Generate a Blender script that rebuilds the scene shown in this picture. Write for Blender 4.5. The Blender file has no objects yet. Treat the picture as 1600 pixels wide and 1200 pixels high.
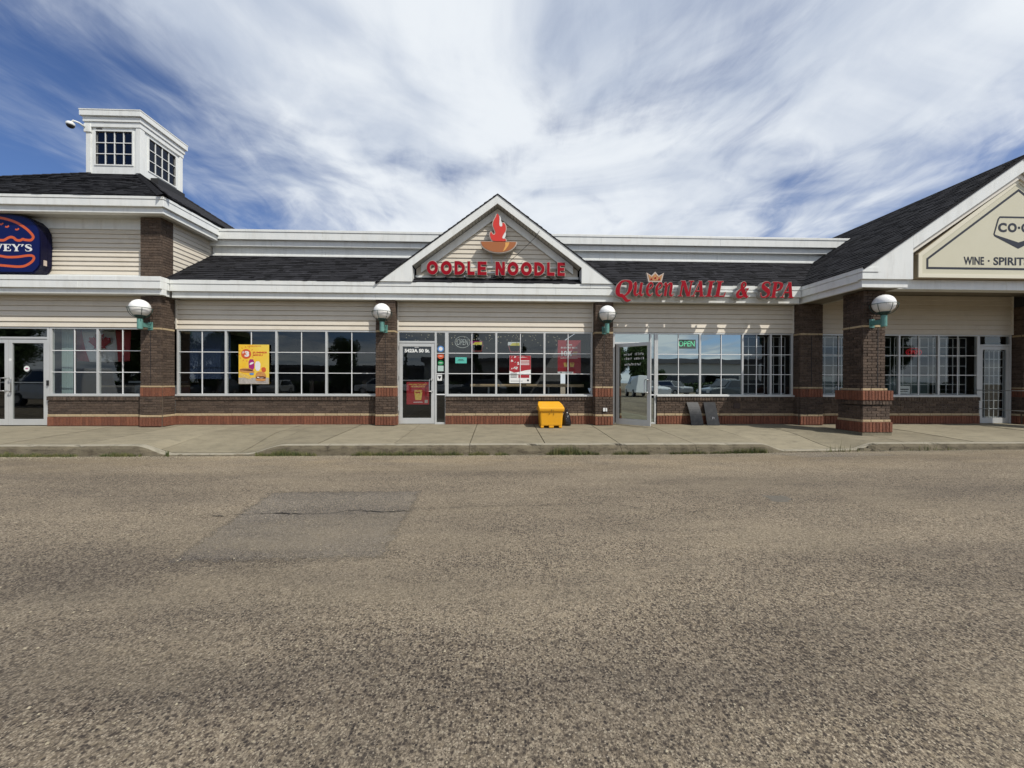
import bpy, math, random
from math import sin, cos, pi, radians, atan2, sqrt
from mathutils import Vector, Matrix, noise
random.seed(7)
sc = bpy.context.scene
COL = sc.collection

# ------------------------------------------------------------------ camera
F_PX, YAW, PITCH, ROLL = 600.0, 20/600, -2/600, 0.0025
CAM_Z, CAM_Y = 1.10, -10.15
fw = Vector((sin(YAW)*cos(PITCH), cos(YAW)*cos(PITCH), sin(PITCH)))
rt = Vector((cos(YAW), -sin(YAW), 0)); up = rt.cross(fw)
rt2 = rt*cos(ROLL)+up*sin(ROLL); up2 = -rt*sin(ROLL)+up*cos(ROLL)
cam = bpy.data.cameras.new('camera'); camo = bpy.data.objects.new('camera', cam); COL.objects.link(camo)
M = Matrix((( rt2.x, up2.x, -fw.x, 0), (rt2.y, up2.y, -fw.y, CAM_Y), (rt2.z, up2.z, -fw.z, CAM_Z), (0, 0, 0, 1)))
camo.matrix_world = M
cam.sensor_width = 36; cam.lens = 36*F_PX/1600; cam.clip_start = 0.05; cam.clip_end = 3000
sc.camera = camo
# ------------------------------------------------------------------ exposure
sc.view_settings.view_transform = 'Standard'; sc.view_settings.look = 'None'
sc.view_settings.gamma = 1; sc.view_settings.use_curve_mapping = False
sc.view_settings.exposure = 0.12
# ------------------------------------------------------------------ sun and sky
SUN_AZ, SUN_EL = radians(49), radians(51.5)          # azimuth measured from the facade normal towards +X
sd = Vector((sin(SUN_AZ)*cos(SUN_EL), -cos(SUN_AZ)*cos(SUN_EL), sin(SUN_EL)))
sl = bpy.data.lights.new('sun', 'SUN'); sl.energy = 3.9; sl.angle = radians(0.55); sl.color = (1, .95, .87)
so = bpy.data.objects.new('sun', sl); COL.objects.link(so)
so.rotation_euler = (-sd).to_track_quat('-Z', 'Y').to_euler(); so.location = (20, -20, 30)

w = bpy.data.worlds.new('World'); sc.world = w; w.use_nodes = True
nt = w.node_tree; N = nt.nodes; L = nt.links
for n in list(N): N.remove(n)
def nn(t, **k):
    n = N.new(t)
    for a, b in k.items(): setattr(n, a, b)
    return n
def mth(op, a, b=None, clamp=False):
    n = nn('ShaderNodeMath', operation=op, use_clamp=clamp)
    for i, v in enumerate((a, b)):
        if v is None: continue
        if isinstance(v, (int, float)): n.inputs[i].default_value = v
        else: L.new(v, n.inputs[i])
    return n.outputs[0]
def smooth(v, lo, hi):
    n = nn('ShaderNodeMapRange', interpolation_type='SMOOTHSTEP')
    L.new(v, n.inputs[0]); n.inputs[1].default_value = lo; n.inputs[2].default_value = hi
    return n.outputs[0]
sky = nn('ShaderNodeTexSky', sky_type='NISHITA', sun_disc=False, sun_elevation=SUN_EL,
         sun_rotation=pi/2+SUN_AZ+pi/2-radians(98), air_density=1.0, dust_density=.6, ozone_density=2.0)
sky.sun_rotation = atan2(sd.x, sd.y)
tc = nn('ShaderNodeTexCoord'); sep = nn('ShaderNodeSeparateXYZ'); L.new(tc.outputs['Generated'], sep.inputs[0])
zc = mth('ADD', mth('MAXIMUM', sep.outputs[2], 0.0), 0.12)
u = mth('DIVIDE', sep.outputs[0], zc); v = mth('DIVIDE', sep.outputs[1], zc)
def cloud(su, sv, ou, ov, scale, detail, rough, dist, warp=0.0):
    c = nn('ShaderNodeCombineXYZ')
    uu = mth('ADD', mth('MULTIPLY', u, su), ou); vv = mth('ADD', mth('MULTIPLY', v, sv), ov)
    if warp:
        wn = nn('ShaderNodeTexNoise'); wn.inputs['Scale'].default_value = .9; wn.inputs['Detail'].default_value = 3
        wc = nn('ShaderNodeCombineXYZ'); L.new(u, wc.inputs[0]); L.new(v, wc.inputs[1]); L.new(wc.outputs[0], wn.inputs['Vector'])
        uu = mth('ADD', uu, mth('MULTIPLY', wn.outputs[0], warp))
    L.new(uu, c.inputs[0]); L.new(vv, c.inputs[1])
    n = nn('ShaderNodeTexNoise'); n.inputs['Scale'].default_value = scale; n.inputs['Detail'].default_value = detail
    n.inputs['Roughness'].default_value = rough; n.inputs['Distortion'].default_value = dist
    L.new(c.outputs[0], n.inputs['Vector']); return n.outputs[0]
big = cloud(1.0, .95, 3.1, 7.7, .95, 4, .5, .9, .9)
mid = cloud(1.8, 1.5, 9.3, 2.2, 1.3, 10, .56, 1.1, 1.0)
fib = cloud(4.6, 2.0, 1.3, 4.4, 1.7, 11, .62, .8, 2.0)
# thick veil overhead and ahead, thinner to both sides
cu = mth('ABSOLUTE', mth('SUBTRACT', u, .38))
cover = mth('SUBTRACT', 1.0, smooth(cu, .5, 2.1))
dens = mth('ADD', mth('MULTIPLY', big, .95), mth('ADD', mth('MULTIPLY', mid, .70), mth('MULTIPLY', fib, .28)))
dens = mth('ADD', dens, mth('MULTIPLY', cover, .58))
low = mth('SUBTRACT', 1.0, smooth(sep.outputs[2], .02, .22))
dens = mth('ADD', dens, mth('MULTIPLY', low, .5))
cl = smooth(dens, 1.0, 1.50)
shade = cloud(1.2, 1.1, 20, 5, 1.2, 6, .52, .8, .6)
cramp = nn('ShaderNodeMix', data_type='RGBA'); cramp.inputs[6].default_value = (4.7, 5.35, 6.5, 1); cramp.inputs[7].default_value = (8.1, 8.5, 8.9, 1)
L.new(smooth(mth('ADD', mth('MULTIPLY', shade, 1.0), mth('MULTIPLY', dens, .30)), .72, 1.10), cramp.inputs[0])
tint = nn('ShaderNodeMix', data_type='RGBA', blend_type='MULTIPLY'); tint.inputs[0].default_value = 1
L.new(sky.outputs[0], tint.inputs[6]); tint.inputs[7].default_value = (.60, .72, .98, 1)
mx = nn('ShaderNodeMix', data_type='RGBA'); L.new(mth('MULTIPLY', cl, .95), mx.inputs[0])
L.new(tint.outputs[2], mx.inputs[6]); L.new(cramp.outputs[2], mx.inputs[7])
bg = nn('ShaderNodeBackground'); bg.inputs['Strength'].default_value = .1; L.new(mx.outputs[2], bg.inputs[0])
out = nn('ShaderNodeOutputWorld'); L.new(bg.outputs[0], out.inputs[0])

# ------------------------------------------------------------------ materials
def newmat(name):
    m = bpy.data.materials.new(name); m.use_nodes = True
    t = m.node_tree; b = t.nodes['Principled BSDF']
    return m, t, b
def mat(name, c1, c2=None, rough=.6, metal=0.0, scale=4.0, stretch=(1, 1, 1), bump=0.0, bscale=60.0, rnd=0.0, spec=.5, dirt=None, dscale=1.5, damt=.4, coat=0):
    """colour between c1 and c2 by noise, optional per-object variation, optional dirt stains and fine bump"""
    m, t, b = newmat(name); n = t.nodes; l = t.links
    b.inputs['Roughness'].default_value = rough; b.inputs['Metallic'].default_value = metal
    b.inputs['Specular IOR Level'].default_value = spec
    if coat: b.inputs['Coat Weight'].default_value = coat
    if c2 is None and not rnd and dirt is None and not bump:
        b.inputs['Base Color'].default_value = (*c1, 1); return m
    geo = n.new('ShaderNodeNewGeometry'); mp = n.new('ShaderNodeMapping'); mp.inputs['Scale'].default_value = stretch
    l.new(geo.outputs['Position'], mp.inputs[0])
    nz = n.new('ShaderNodeTexNoise'); nz.inputs['Scale'].default_value = scale; nz.inputs['Detail'].default_value = 6; nz.inputs['Roughness'].default_value = .65
    l.new(mp.outputs[0], nz.inputs['Vector'])
    mr = n.new('ShaderNodeMapRange'); mr.inputs[1].default_value = .32; mr.inputs[2].default_value = .68; l.new(nz.outputs[0], mr.inputs[0])
    fac = mr.outputs[0]
    if rnd:
        oi = n.new('ShaderNodeObjectInfo'); mm = n.new('ShaderNodeMix'); mm.inputs[0].default_value = rnd
        l.new(fac, mm.inputs[2]); l.new(oi.outputs['Random'], mm.inputs[3]); fac = mm.outputs[0]
    mi = n.new('ShaderNodeMix'); mi.data_type = 'RGBA'
    mi.inputs[6].default_value = (*c1, 1); mi.inputs[7].default_value = (*(c2 or c1), 1); l.new(fac, mi.inputs[0])
    col = mi.outputs[2]
    if dirt is not None:
        dz = n.new('ShaderNodeTexNoise'); dz.inputs['Scale'].default_value = dscale; dz.inputs['Detail'].default_value = 8; dz.inputs['Roughness'].default_value = .7
        l.new(mp.outputs[0], dz.inputs['Vector'])
        dr = n.new('ShaderNodeMapRange'); dr.inputs[1].default_value = .5; dr.inputs[2].default_value = .75; dr.inputs[4].default_value = damt
        l.new(dz.outputs[0], dr.inputs[0])
        d = n.new('ShaderNodeMix'); d.data_type = 'RGBA'; l.new(dr.outputs[0], d.inputs[0]); l.new(col, d.inputs[6]); d.inputs[7].default_value = (*dirt, 1)
        col = d.outputs[2]
    l.new(col, b.inputs['Base Color'])
    if bump:
        bz = n.new('ShaderNodeTexNoise'); bz.inputs['Scale'].default_value = bscale; bz.inputs['Detail'].default_value = 4
        l.new(geo.outputs['Position'], bz.inputs['Vector'])
        bp = n.new('ShaderNodeBump'); bp.inputs['Strength'].default_value = min(1, bump); bp.inputs['Distance'].default_value = .01*max(1, bump)
        l.new(bz.outputs[0], bp.inputs['Height']); l.new(bp.outputs[0], b.inputs['Normal'])
    return m
def emit(name, c, s):
    m, t, b = newmat(name); b.inputs['Base Color'].default_value = (*c, 1)
    b.inputs['Emission Color'].default_value = (*c, 1); b.inputs['Emission Strength'].default_value = s; return m

WHITE = mat('white painted metal', (.70, .72, .70), (.76, .77, .74), rough=.42, scale=2.5, stretch=(2.6, 2.6, .5), dirt=(.44, .42, .36), dscale=2.2, damt=.38, bump=.08, bscale=5)
TRIM = mat('cream trim', (.68, .64, .55), (.72, .68, .6), rough=.5)
SIDING = mat('cream vinyl siding', (.60, .545, .45), (.66, .605, .51), rough=.5, scale=1.2, rnd=.35, dirt=(.42, .36, .27), dscale=2.5, damt=.3, bump=.12, bscale=25)
SOFFIT = mat('grey soffit metal', (.36, .355, .32), (.42, .415, .38), rough=.55)
CEIL = mat('brown porch ceiling', (.16, .145, .115), (.20, .18, .145), rough=.7)
DARKBRICK = mat('dark brown rough brick', (.032, .020, .014), (.150, .104, .074), rough=.9, scale=26, rnd=.5, bump=2.2, bscale=75, dirt=(.17, .14, .11), dscale=14, damt=.35)
REDBRICK = mat('red orange rough brick', (.125, .043, .025), (.28, .105, .056), rough=.9, scale=28, rnd=.5, bump=2.2, bscale=75, dirt=(.09, .05, .035), dscale=12, damt=.6)
TANBRICK = mat('tan brick', (.40, .30, .175), (.54, .42, .26), rough=.9, scale=24, rnd=.5, bump=1.4, bscale=75, dirt=(.20, .155, .10), dscale=22, damt=.5)
MORTAR = mat('brown mortar', (.085, .065, .05), (.16, .125, .09), rough=.95, scale=9)
MORTAR_R = mat('red brown mortar', (.14, .065, .04), (.22, .11, .06), rough=.95, scale=9)
SHINGLE = mat('charcoal asphalt shingle', (.009, .009, .011), (.026, .026, .030), rough=.93, scale=5, stretch=(3, 8, 8), bump=.8, bscale=240, dirt=(.036, .036, .039), dscale=7, damt=.5, spec=.15)
SHINGLE_L = mat('grey asphalt shingle', (.016, .016, .019), (.034, .034, .039), rough=.93, scale=9, spec=.15, bump=.8, bscale=240)
SHINGLE_D = mat('black asphalt shingle', (.005, .005, .006), (.014, .014, .016), rough=.93, scale=9, spec=.15, bump=.8, bscale=240)
BLACK = mat('black rubber', (.015, .015, .016), rough=.6)
ALU = mat('brushed aluminium frame', (.54, .55, .54), (.60, .61, .60), rough=.38, metal=.25, scale=3)
MUNTIN = mat('white muntin', (.74, .75, .75), rough=.45)
CONC = mat('concrete', (.165, .143, .096), (.27, .238, .165), rough=.88, scale=2.2, stretch=(1, 1.6, 1), rnd=.45, bump=.55, bscale=130, dirt=(.095, .085, .06), dscale=3.2, damt=.65)
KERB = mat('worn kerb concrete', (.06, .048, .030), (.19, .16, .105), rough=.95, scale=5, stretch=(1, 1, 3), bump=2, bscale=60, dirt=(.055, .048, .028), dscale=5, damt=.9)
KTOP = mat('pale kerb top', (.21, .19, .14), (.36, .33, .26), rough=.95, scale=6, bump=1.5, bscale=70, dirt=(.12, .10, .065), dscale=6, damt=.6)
GREEN = mat('teal green enamel', (.10, .25, .215), (.13, .29, .25), rough=.35, scale=6, dirt=(.05, .10, .085), dscale=9, damt=.4)
DGREEN = mat('dark green metal', (.012, .045, .036), rough=.35)
GLOBE = mat('opal globe glass', (.82, .82, .80), rough=.25, spec=.5, dirt=(.66, .64, .57), dscale=5, damt=.5)
RED = mat('red acrylic letter face', (.29, .004, .014), rough=.6, spec=.12)
LRED = mat('orange red acrylic', (.62, .035, .022), rough=.3)
PALE = mat('pale letter edge', (.48, .40, .34), rough=.5)
RETURN = mat('brushed silver letter return', (.36, .35, .33), rough=.45, metal=.3)
BOWL = mat('orange brown acrylic', (.36, .12, .035), rough=.3)
BOWL2 = mat('light orange acrylic', (.72, .36, .09), rough=.3)
NAVY = mat('navy sign face', (.004, .008, .075), rough=.3, spec=.25)
NAVY2 = mat('navy sign casing', (.005, .005, .024), rough=.4, spec=.2)
ORANGE = mat('orange sign print', (.62, .105, .022), rough=.35)
WPRINT = mat('white print', (.75, .76, .74), rough=.5)
CPANEL = mat('cream sign panel', (.57, .54, .40), (.61, .58, .44), rough=.45, scale=.8)
CFRAME = mat('cream sign frame', (.70, .66, .52), rough=.45)
CASE = mat('tan sign casing', (.36, .29, .19), rough=.5)
CHAR = mat('charcoal print', (.022, .022, .026), rough=.45)
YEL = mat('yellow plastic', (.78, .36, .012), (.82, .40, .018), rough=.38, scale=3, dirt=(.45, .22, .03), dscale=6, damt=.35)
BAG = mat('black plastic bag', (.012, .012, .013), rough=.22, bump=1.6, bscale=18)
SLATE = mat('black glossy panel', (.012, .013, .015), (.022, .024, .028), rough=.5, spec=.22, scale=5, dirt=(.09, .09, .09), dscale=9, damt=.35)
STEEL = mat('steel', (.45, .45, .44), rough=.3, metal=.8)
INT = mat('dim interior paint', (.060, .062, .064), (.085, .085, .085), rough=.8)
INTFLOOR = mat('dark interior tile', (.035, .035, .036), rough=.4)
WOOD = mat('pale wood', (.52, .36, .20), (.60, .44, .27), rough=.5, scale=5, stretch=(1, 12, 12))
def glass(name, refl, tr, ior=1.5):
    m, t, b = newmat(name); n = t.nodes; l = t.links; n.remove(b)
    o = n['Material Output']; T = n.new('ShaderNodeBsdfTransparent'); T.inputs[0].default_value = (*tr, 1)
    G = n.new('ShaderNodeBsdfGlossy'); G.inputs['Roughness'].default_value = .004; G.inputs[0].default_value = (*refl[1], 1)
    f = n.new('ShaderNodeFresnel'); f.inputs[0].default_value = ior
    a = n.new('ShaderNodeMath'); a.operation = 'ADD'; a.use_clamp = True; a.inputs[1].default_value = refl[0]; l.new(f.outputs[0], a.inputs[0])
    g = n.new('ShaderNodeNewGeometry'); wv = n.new('ShaderNodeTexNoise'); wv.inputs['Scale'].default_value = 1.3; l.new(g.outputs['Position'], wv.inputs['Vector'])
    bp = n.new('ShaderNodeBump'); bp.inputs['Strength'].default_value = .05; bp.inputs['Distance'].default_value = .02; l.new(wv.outputs[0], bp.inputs['Height']); l.new(bp.outputs[0], G.inputs['Normal'])
    ff = n.new('ShaderNodeMath'); ff.operation = 'SUBTRACT'; ff.inputs[0].default_value = 1; l.new(g.outputs['Backfacing'], ff.inputs[1])
    fm = n.new('ShaderNodeMath'); fm.operation = 'MULTIPLY'; l.new(a.outputs[0], fm.inputs[0]); l.new(ff.outputs[0], fm.inputs[1])
    M_ = n.new('ShaderNodeMixShader'); l.new(fm.outputs[0], M_.inputs[0]); l.new(T.outputs[0], M_.inputs[1]); l.new(G.outputs[0], M_.inputs[2]); l.new(M_.outputs[0], o.inputs[0])
    return m
GLASS = glass('window glass', (.045, (.85, .90, .90)), (.88, .90, .90), 1.5)
MIRROR = glass('reflective film glass', (.52, (.74, .84, .82)), (.18, .2, .2))
DGLASS = glass('dark upper glass', (.02, (.7, .75, .85)), (.25, .26, .28))

def asphalt(name, patch=False):
    m, t, b = newmat(name); n = t.nodes; l = t.links
    g = n.new('ShaderNodeNewGeometry'); P = g.outputs['Position']
    def vor(scale, feat='F1', rand=1):
        x = n.new('ShaderNodeTexVoronoi'); x.feature = feat; x.inputs['Scale'].default_value = scale; x.inputs['Randomness'].default_value = rand
        l.new(P, x.inputs['Vector']); return x
    def noi(scale, det=5, st=(1, 1, 1), ro=.6):
        mp = n.new('ShaderNodeMapping'); mp.inputs['Scale'].default_value = st; l.new(P, mp.inputs[0])
        x = n.new('ShaderNodeTexNoise'); x.inputs['Scale'].default_value = scale; x.inputs['Detail'].default_value = det; x.inputs['Roughness'].default_value = ro
        l.new(mp.outputs[0], x.inputs['Vector']); return x.outputs[0]
    def mp_(x, a, c, d=0, e=1):
        r = n.new('ShaderNodeMapRange'); l.new(x, r.inputs[0])
        for i, v_ in enumerate((a, c, d, e)): r.inputs[i+1].default_value = v_
        return r.outputs[0]
    def mix(f, a, c, bt='MIX'):
        x = n.new('ShaderNodeMix'); x.data_type = 'RGBA'; x.blend_type = bt
        if isinstance(f, float): x.inputs[0].default_value = f
        else: l.new(f, x.inputs[0])
        for i, v_ in ((6, a), (7, c)):
            if isinstance(v_, tuple): x.inputs[i].default_value = (*v_, 1)
            else: l.new(v_, x.inputs[i])
        return x.outputs[2]
    def mul(a, c):
        x = n.new('ShaderNodeMath'); x.operation = 'MULTIPLY'; l.new(a, x.inputs[0])
        if isinstance(c, float): x.inputs[1].default_value = c
        else: l.new(c, x.inputs[1])
        return x.outputs[0]
    k = 1.0 if not patch else 1.35
    vA, vB, vC = vor(66*k), vor(125*k), vor(112*k)
    sA = n.new('ShaderNodeSeparateColor'); l.new(vA.outputs['Color'], sA.inputs[0])
    sB = n.new('ShaderNodeSeparateColor'); l.new(vB.outputs['Color'], sB.inputs[0])
    sC = n.new('ShaderNodeSeparateColor'); l.new(vC.outputs['Color'], sC.inputs[0])
    def add(a, c, op='ADD'):
        x = n.new('ShaderNodeMath'); x.operation = op; l.new(a, x.inputs[0])
        if isinstance(c, float): x.inputs[1].default_value = c
        else: l.new(c, x.inputs[1])
        return x.outputs[0]
    dense = mp_(noi(1.1, 4, (.8, 1.3, 1)), .35, .68)              # where the binder is worn and pitted
    ca, cb, cd = ((.150, .120, .086), (.46, .385, .28), (.040, .032, .028)) if not patch else ((.135, .116, .096), (.35, .31, .255), (.046, .040, .036))
    grain = noi(150, 3, (1, 1, 1), .7)
    col = mix(mp_(sC.outputs[1], .1, .95), ca, cb)
    col = mix(mp_(grain, .36, .64, 0, .6), col, ca)
    vD = vor(58*k); sD = n.new('ShaderNodeSeparateColor'); l.new(vD.outputs['Color'], sD.inputs[0])
    col = mix(mul(mp_(vD.outputs['Distance'], .60, .35), mp_(add(sD.outputs[0], mul(dense, .35)), .70, .78, 0, .9)), col, cd)
    col = mix(mul(mp_(vD.outputs['Distance'], .50, .35), mp_(sD.outputs[1], .78, .84, 0, .75)), col, (.42, .36, .255))
    col = mix(mp_(vC.outputs['Distance'], .45, .85, 0, .6), col, cd)
    col = mix(mul(mp_(vC.outputs['Distance'], .42, .34), mp_(sC.outputs[0], .88, .90)), col, (.44, .385, .295))
    pb = mul(mp_(vB.outputs['Distance'], .46, .30), mp_(add(sB.outputs[0], mul(dense, .45)), .82, .86))
    col = mix(mul(pb, .85), col, (.075, .060, .045))
    pa = mul(mp_(vA.outputs['Distance'], .38, .26), mp_(add(sA.outputs[0], mul(dense, .28)), .97, 1.0))
    col = mix(pa, col, (.030, .026, .026))
    vE = vor(41); sE = n.new('ShaderNodeSeparateColor'); l.new(vE.outputs['Color'], sE.inputs[0])
    col = mix(mul(mp_(sE.outputs[0], .66, .95, 0, .45), mp_(vE.outputs['Distance'], .6, .3)), col, mix(1.0, col, (.50, .48, .47), 'MULTIPLY'))
    col = mix(mul(mp_(sE.outputs[1], .66, .95, 0, .30), mp_(vE.outputs['Distance'], .6, .3)), col, (.44, .355, .235))
    sy = n.new('ShaderNodeSeparateXYZ'); l.new(P, sy.inputs[0])
    verge = mul(mp_(sy.outputs[1], -4.4, -3.1), mp_(noi(1.4, 5, (.5, 1.5, 1)), .40, .60, 0, .48))   # dust swept against the kerb
    col = mix(verge, col, mix(.5, col, (.42, .325, .185)))
    big = noi(.42, 6, (.35, 1.9, 1), .62)
    col = mix(mp_(big, .46, .66), col, mix(1.0, col, (.64, .64, .67), 'MULTIPLY'))   # worn tarry lanes
    dust = noi(.55, 6, (.5, 1.6, 1), .6)
    col = mix(mp_(dust, .50, .70, 0, .40), col, (.30, .25, .175))              # packed dust
    fine = noi(2.2, 6, (.7, 1.4, 1))
    col = mix(mp_(fine, .3, .7, .0, .22), col, (.12, .105, .085))
    l.new(col, b.inputs['Base Color']); b.inputs['Roughness'].default_value = .93; b.inputs['Specular IOR Level'].default_value = .2
    h = add(mul(grain, 1.0), mul(add(pa, mul(pb, .6)), -.55))
    bp = n.new('ShaderNodeBump'); bp.inputs['Strength'].default_value = .8; bp.inputs['Distance'].default_value = .009; l.new(h, bp.inputs['Height'])
    l.new(bp.outputs[0], b.inputs['Normal'])
    if patch:
        o = n['Material Output']; T = n.new('ShaderNodeBsdfTransparent'); at = n.new('ShaderNodeAttribute'); at.attribute_name = 'cover'
        ms = n.new('ShaderNodeMixShader'); e = add(at.outputs['Fac'], mul(add(noi(9, 5), -.5), 1.1)); e = add(e, mul(add(noi(70, 2), -.5), 1.0))
        l.new(mp_(e, .30, .42), ms.inputs[0]); l.new(T.outputs[0], ms.inputs[1]); l.new(b.outputs[0], ms.inputs[2]); l.new(ms.outputs[0], o.inputs[0])
    return m
ASPH = asphalt('aged chip seal asphalt'); ASPH2 = asphalt('grey asphalt patch', True)

# ------------------------------------------------------------------ mesh helpers
class MB:
    def __init__(s): s.v = []; s.f = []; s.m = []
    def poly(s, pts, mi=0):
        i = len(s.v); s.v += [tuple(p) for p in pts]; s.f.append(tuple(range(i, i+len(pts)))); s.m.append(mi)
    def box(s, x0, x1, y0, y1, z0, z1, mi=0):
        i = len(s.v)
        s.v += [(x, y, z) for z in (z0, z1) for y in (y0, y1) for x in (x0, x1)]
        for q in ((0, 2, 3, 1), (4, 5, 7, 6), (0, 1, 5, 4), (2, 6, 7, 3), (0, 4, 6, 2), (1, 3, 7, 5)):
            s.f.append(tuple(i+k for k in q)); s.m.append(mi)
    def prism(s, pts, d, mi=0, ms=None):
        """pts: CCW 3D outline, d: extrude vector; pts is the front face"""
        n = len(pts); i = len(s.v); d = Vector(d)
        s.v += [tuple(p) for p in pts]+[tuple(Vector(p)+d) for p in pts]
        s.f.append(tuple(range(i, i+n))); s.m.append(mi)
        s.f.append(tuple(range(i+2*n-1, i+n-1, -1))); s.m.append(mi if ms is None else ms)
        for k in range(n):
            a, b = i+k, i+(k+1) % n; s.f.append((a, a+n, b+n, b)); s.m.append(mi if ms is None else ms)
    def xz(s, pts, y0, y1, mi=0, ms=None):
        s.prism([(x, y0, z) for x, z in pts], (0, y1-y0, 0), mi, ms)
    def tube(s, pts, r, seg=8, mi=0, cap=True):
        pts = [Vector(p) for p in pts]; rings = []
        for k, p in enumerate(pts):
            t = (pts[min(k+1, len(pts)-1)]-pts[max(k-1, 0)]).normalized()
            a = Vector((0, 0, 1)) if abs(t.z) < .9 else Vector((1, 0, 0))
            e1 = t.cross(a).normalized(); e2 = t.cross(e1).normalized()
            rr = r[k] if isinstance(r, (list, tuple)) else r
            i = len(s.v); s.v += [tuple(p+e1*rr*cos(2*pi*j/seg)+e2*rr*sin(2*pi*j/seg)) for j in range(seg)]; rings.append(i)
        for a, b in zip(rings, rings[1:]):
            for j in range(seg): s.f.append((a+j, a+(j+1) % seg, b+(j+1) % seg, b+j)); s.m.append(mi)
        if cap:
            s.f.append(tuple(rings[0]+j for j in range(seg-1, -1, -1))); s.m.append(mi)
            s.f.append(tuple(rings[-1]+j for j in range(seg))); s.m.append(mi)
    def lathe(s, c, prof, seg=24, mi=0):
        rings = []
        for r, z in prof:
            i = len(s.v); s.v += [(c[0]+r*cos(2*pi*j/seg), c[1]+r*sin(2*pi*j/seg), c[2]+z) for j in range(seg)]; rings.append(i)
        for a, b in zip(rings, rings[1:]):
            for j in range(seg): s.f.append((a+j, a+(j+1) % seg, b+(j+1) % seg, b+j)); s.m.append(mi)
    def mesh(s, name, mats, smooth=False):
        me = bpy.data.meshes.new(name); me.from_pydata(s.v, [], s.f)
        for m in (mats if isinstance(mats, (list, tuple)) else [mats]): me.materials.append(m)
        me.polygons.foreach_set('material_index', s.m)
        if smooth: me.polygons.foreach_set('use_smooth', [True]*len(s.f))
        me.validate(); me.update(); return me
    def build(s, name, mats, parent=None, smooth=False, bevel=0, **k):
        o = link(name, s.mesh(name, mats, smooth), parent, **k)
        if bevel:
            b = o.modifiers.new('bevel', 'BEVEL'); b.width = bevel; b.segments = 2; b.limit_method = 'ANGLE'
        return o
def link(name, data, parent=None, loc=None, label=None, cat=None, group=None, kind=None):
    o = bpy.data.objects.new(name, data); COL.objects.link(o)
    if parent is not None: o.parent = parent
    if loc is not None: o.location = loc
    tag(o, label, cat, group, kind); return o
def tag(o, label=None, cat=None, group=None, kind=None):
    for a, b in (('label', label), ('category', cat), ('group', group), ('kind', kind)):
        if b: o[a] = b
    return o
def thing(name, label, cat, group=None, loc=(0, 0, 0), rz=0):
    o = link(name, None, None, loc, label, cat, group); o.rotation_euler.z = rz; o.empty_display_size = .2; return o
def B(name, mats, parent, *boxes, **k):
    m = MB()
    for b in boxes: m.box(*b)
    return m.build(name, mats, parent, **k)
def copy_tree(o, parent=None):
    c = o.copy(); COL.objects.link(c); c.parent = parent
    for ch in list(o.children): copy_tree(ch, c)
    return c

# ------------------------------------------------------------------ ground levels
def lot_z(x):
    t = min(1, max(0, (x-2)/8)); return -.305+.065*t*t*(3-2*t)
RAMPS = ((-6.95, -6.30, -4.95, -4.15), (5.25, 5.85, 7.20, 7.75))
def ss(a, b, x):
    t = min(1, max(0, (x-a)/(b-a))); return t*t*(3-2*t)
def ramp(x): return max(ss(a, b, x)*(1-ss(c, d, x)) for a, b, c, d in RAMPS)
def walk_z(x, y):
    z = .045*y; r = ramp(x)
    if r > 0 and y < -1.1: z += (lot_z(x)+.012-(.045*y))*r*ss(1.1, 2.66, -y)
    return z
# parking lot: one sheet to the horizon, lower beneath the buildings
def ground():
    m = MB()
    xs = [-900, -200, -60, -30]+[-20+.5*i for i in range(81)]+[30, 60, 200, 900]
    ys = [-900, -200, -60, -30, -20, -14, -11, -9.5]+[-9+.25*i for i in range(26)]+[-2.4, 0, 20, 200, 900]
    idx = {}
    for j, y in enumerate(ys):
        for i, x in enumerate(xs):
            z = lot_z(x) if y < -2.3 else -.33
            idx[i, j] = len(m.v); m.v.append((x, y, z))
    for j in range(len(ys)-1):
        for i in range(len(xs)-1):
            m.f.append((idx[i, j], idx[i+1, j], idx[i+1, j+1], idx[i, j+1])); m.m.append(0)
    m.build('parking_lot', ASPH, smooth=True, kind='structure')
ground()
def gz(x, y):
    return lot_z(x)
def patch(name, corners, mtl, nx=60, ny=50, lift=.002):
    m = MB(); a, b, c, d = [Vector((*p, 0)) for p in corners]
    for j in range(ny+1):
        for i in range(nx+1):
            p = a.lerp(b, i/nx).lerp(d.lerp(c, i/nx), j/ny)
            if i in (0, nx) or j in (0, ny): p += Vector((.09*noise.noise(Vector((p.x*5, p.y*5, 2)))+random.uniform(-.02, .02), .09*noise.noise(Vector((p.x*6, p.y*5, 7)))+random.uniform(-.02, .02), 0))
            m.v.append((p.x, p.y, gz(p.x, p.y)+(.001 if (i in (0, nx) or j in (0, ny)) else lift)))
    for j in range(ny):
        for i in range(nx):
            q = j*(nx+1)+i; m.f.append((q, q+1, q+nx+2, q+nx+1)); m.m.append(0)
    me = m.mesh(name, mtl, True); at = me.attributes.new('cover', 'FLOAT', 'POINT')
    at.data.foreach_set('value', [min(1, min(i, nx-i)/(nx*.12), min(j, ny-j)/(ny*.12)) for j in range(ny+1) for i in range(nx+1)])
    return link(name, me, kind='structure')
patch('asphalt_patch', [(-2.62, -7.17), (-.86, -7.12), (-.94, -5.08), (-2.97, -5.09)], ASPH2)
patch('small_asphalt_patch', [(3.23, -5.72), (3.55, -5.69), (3.55, -5.47), (3.31, -5.45)], mat('smooth dark patch', (.085, .075, .06), (.125, .112, .09), rough=.9, scale=20, bump=.4, bscale=200), 10, 10)
patch('ramp_patch', [(5.6, -3.25), (7.6, -3.2), (7.7, -2.72), (5.2, -2.73)], ASPH2, 40, 12)
TAR = mat('dark crack', (.012, .011, .010), rough=.95)
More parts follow.
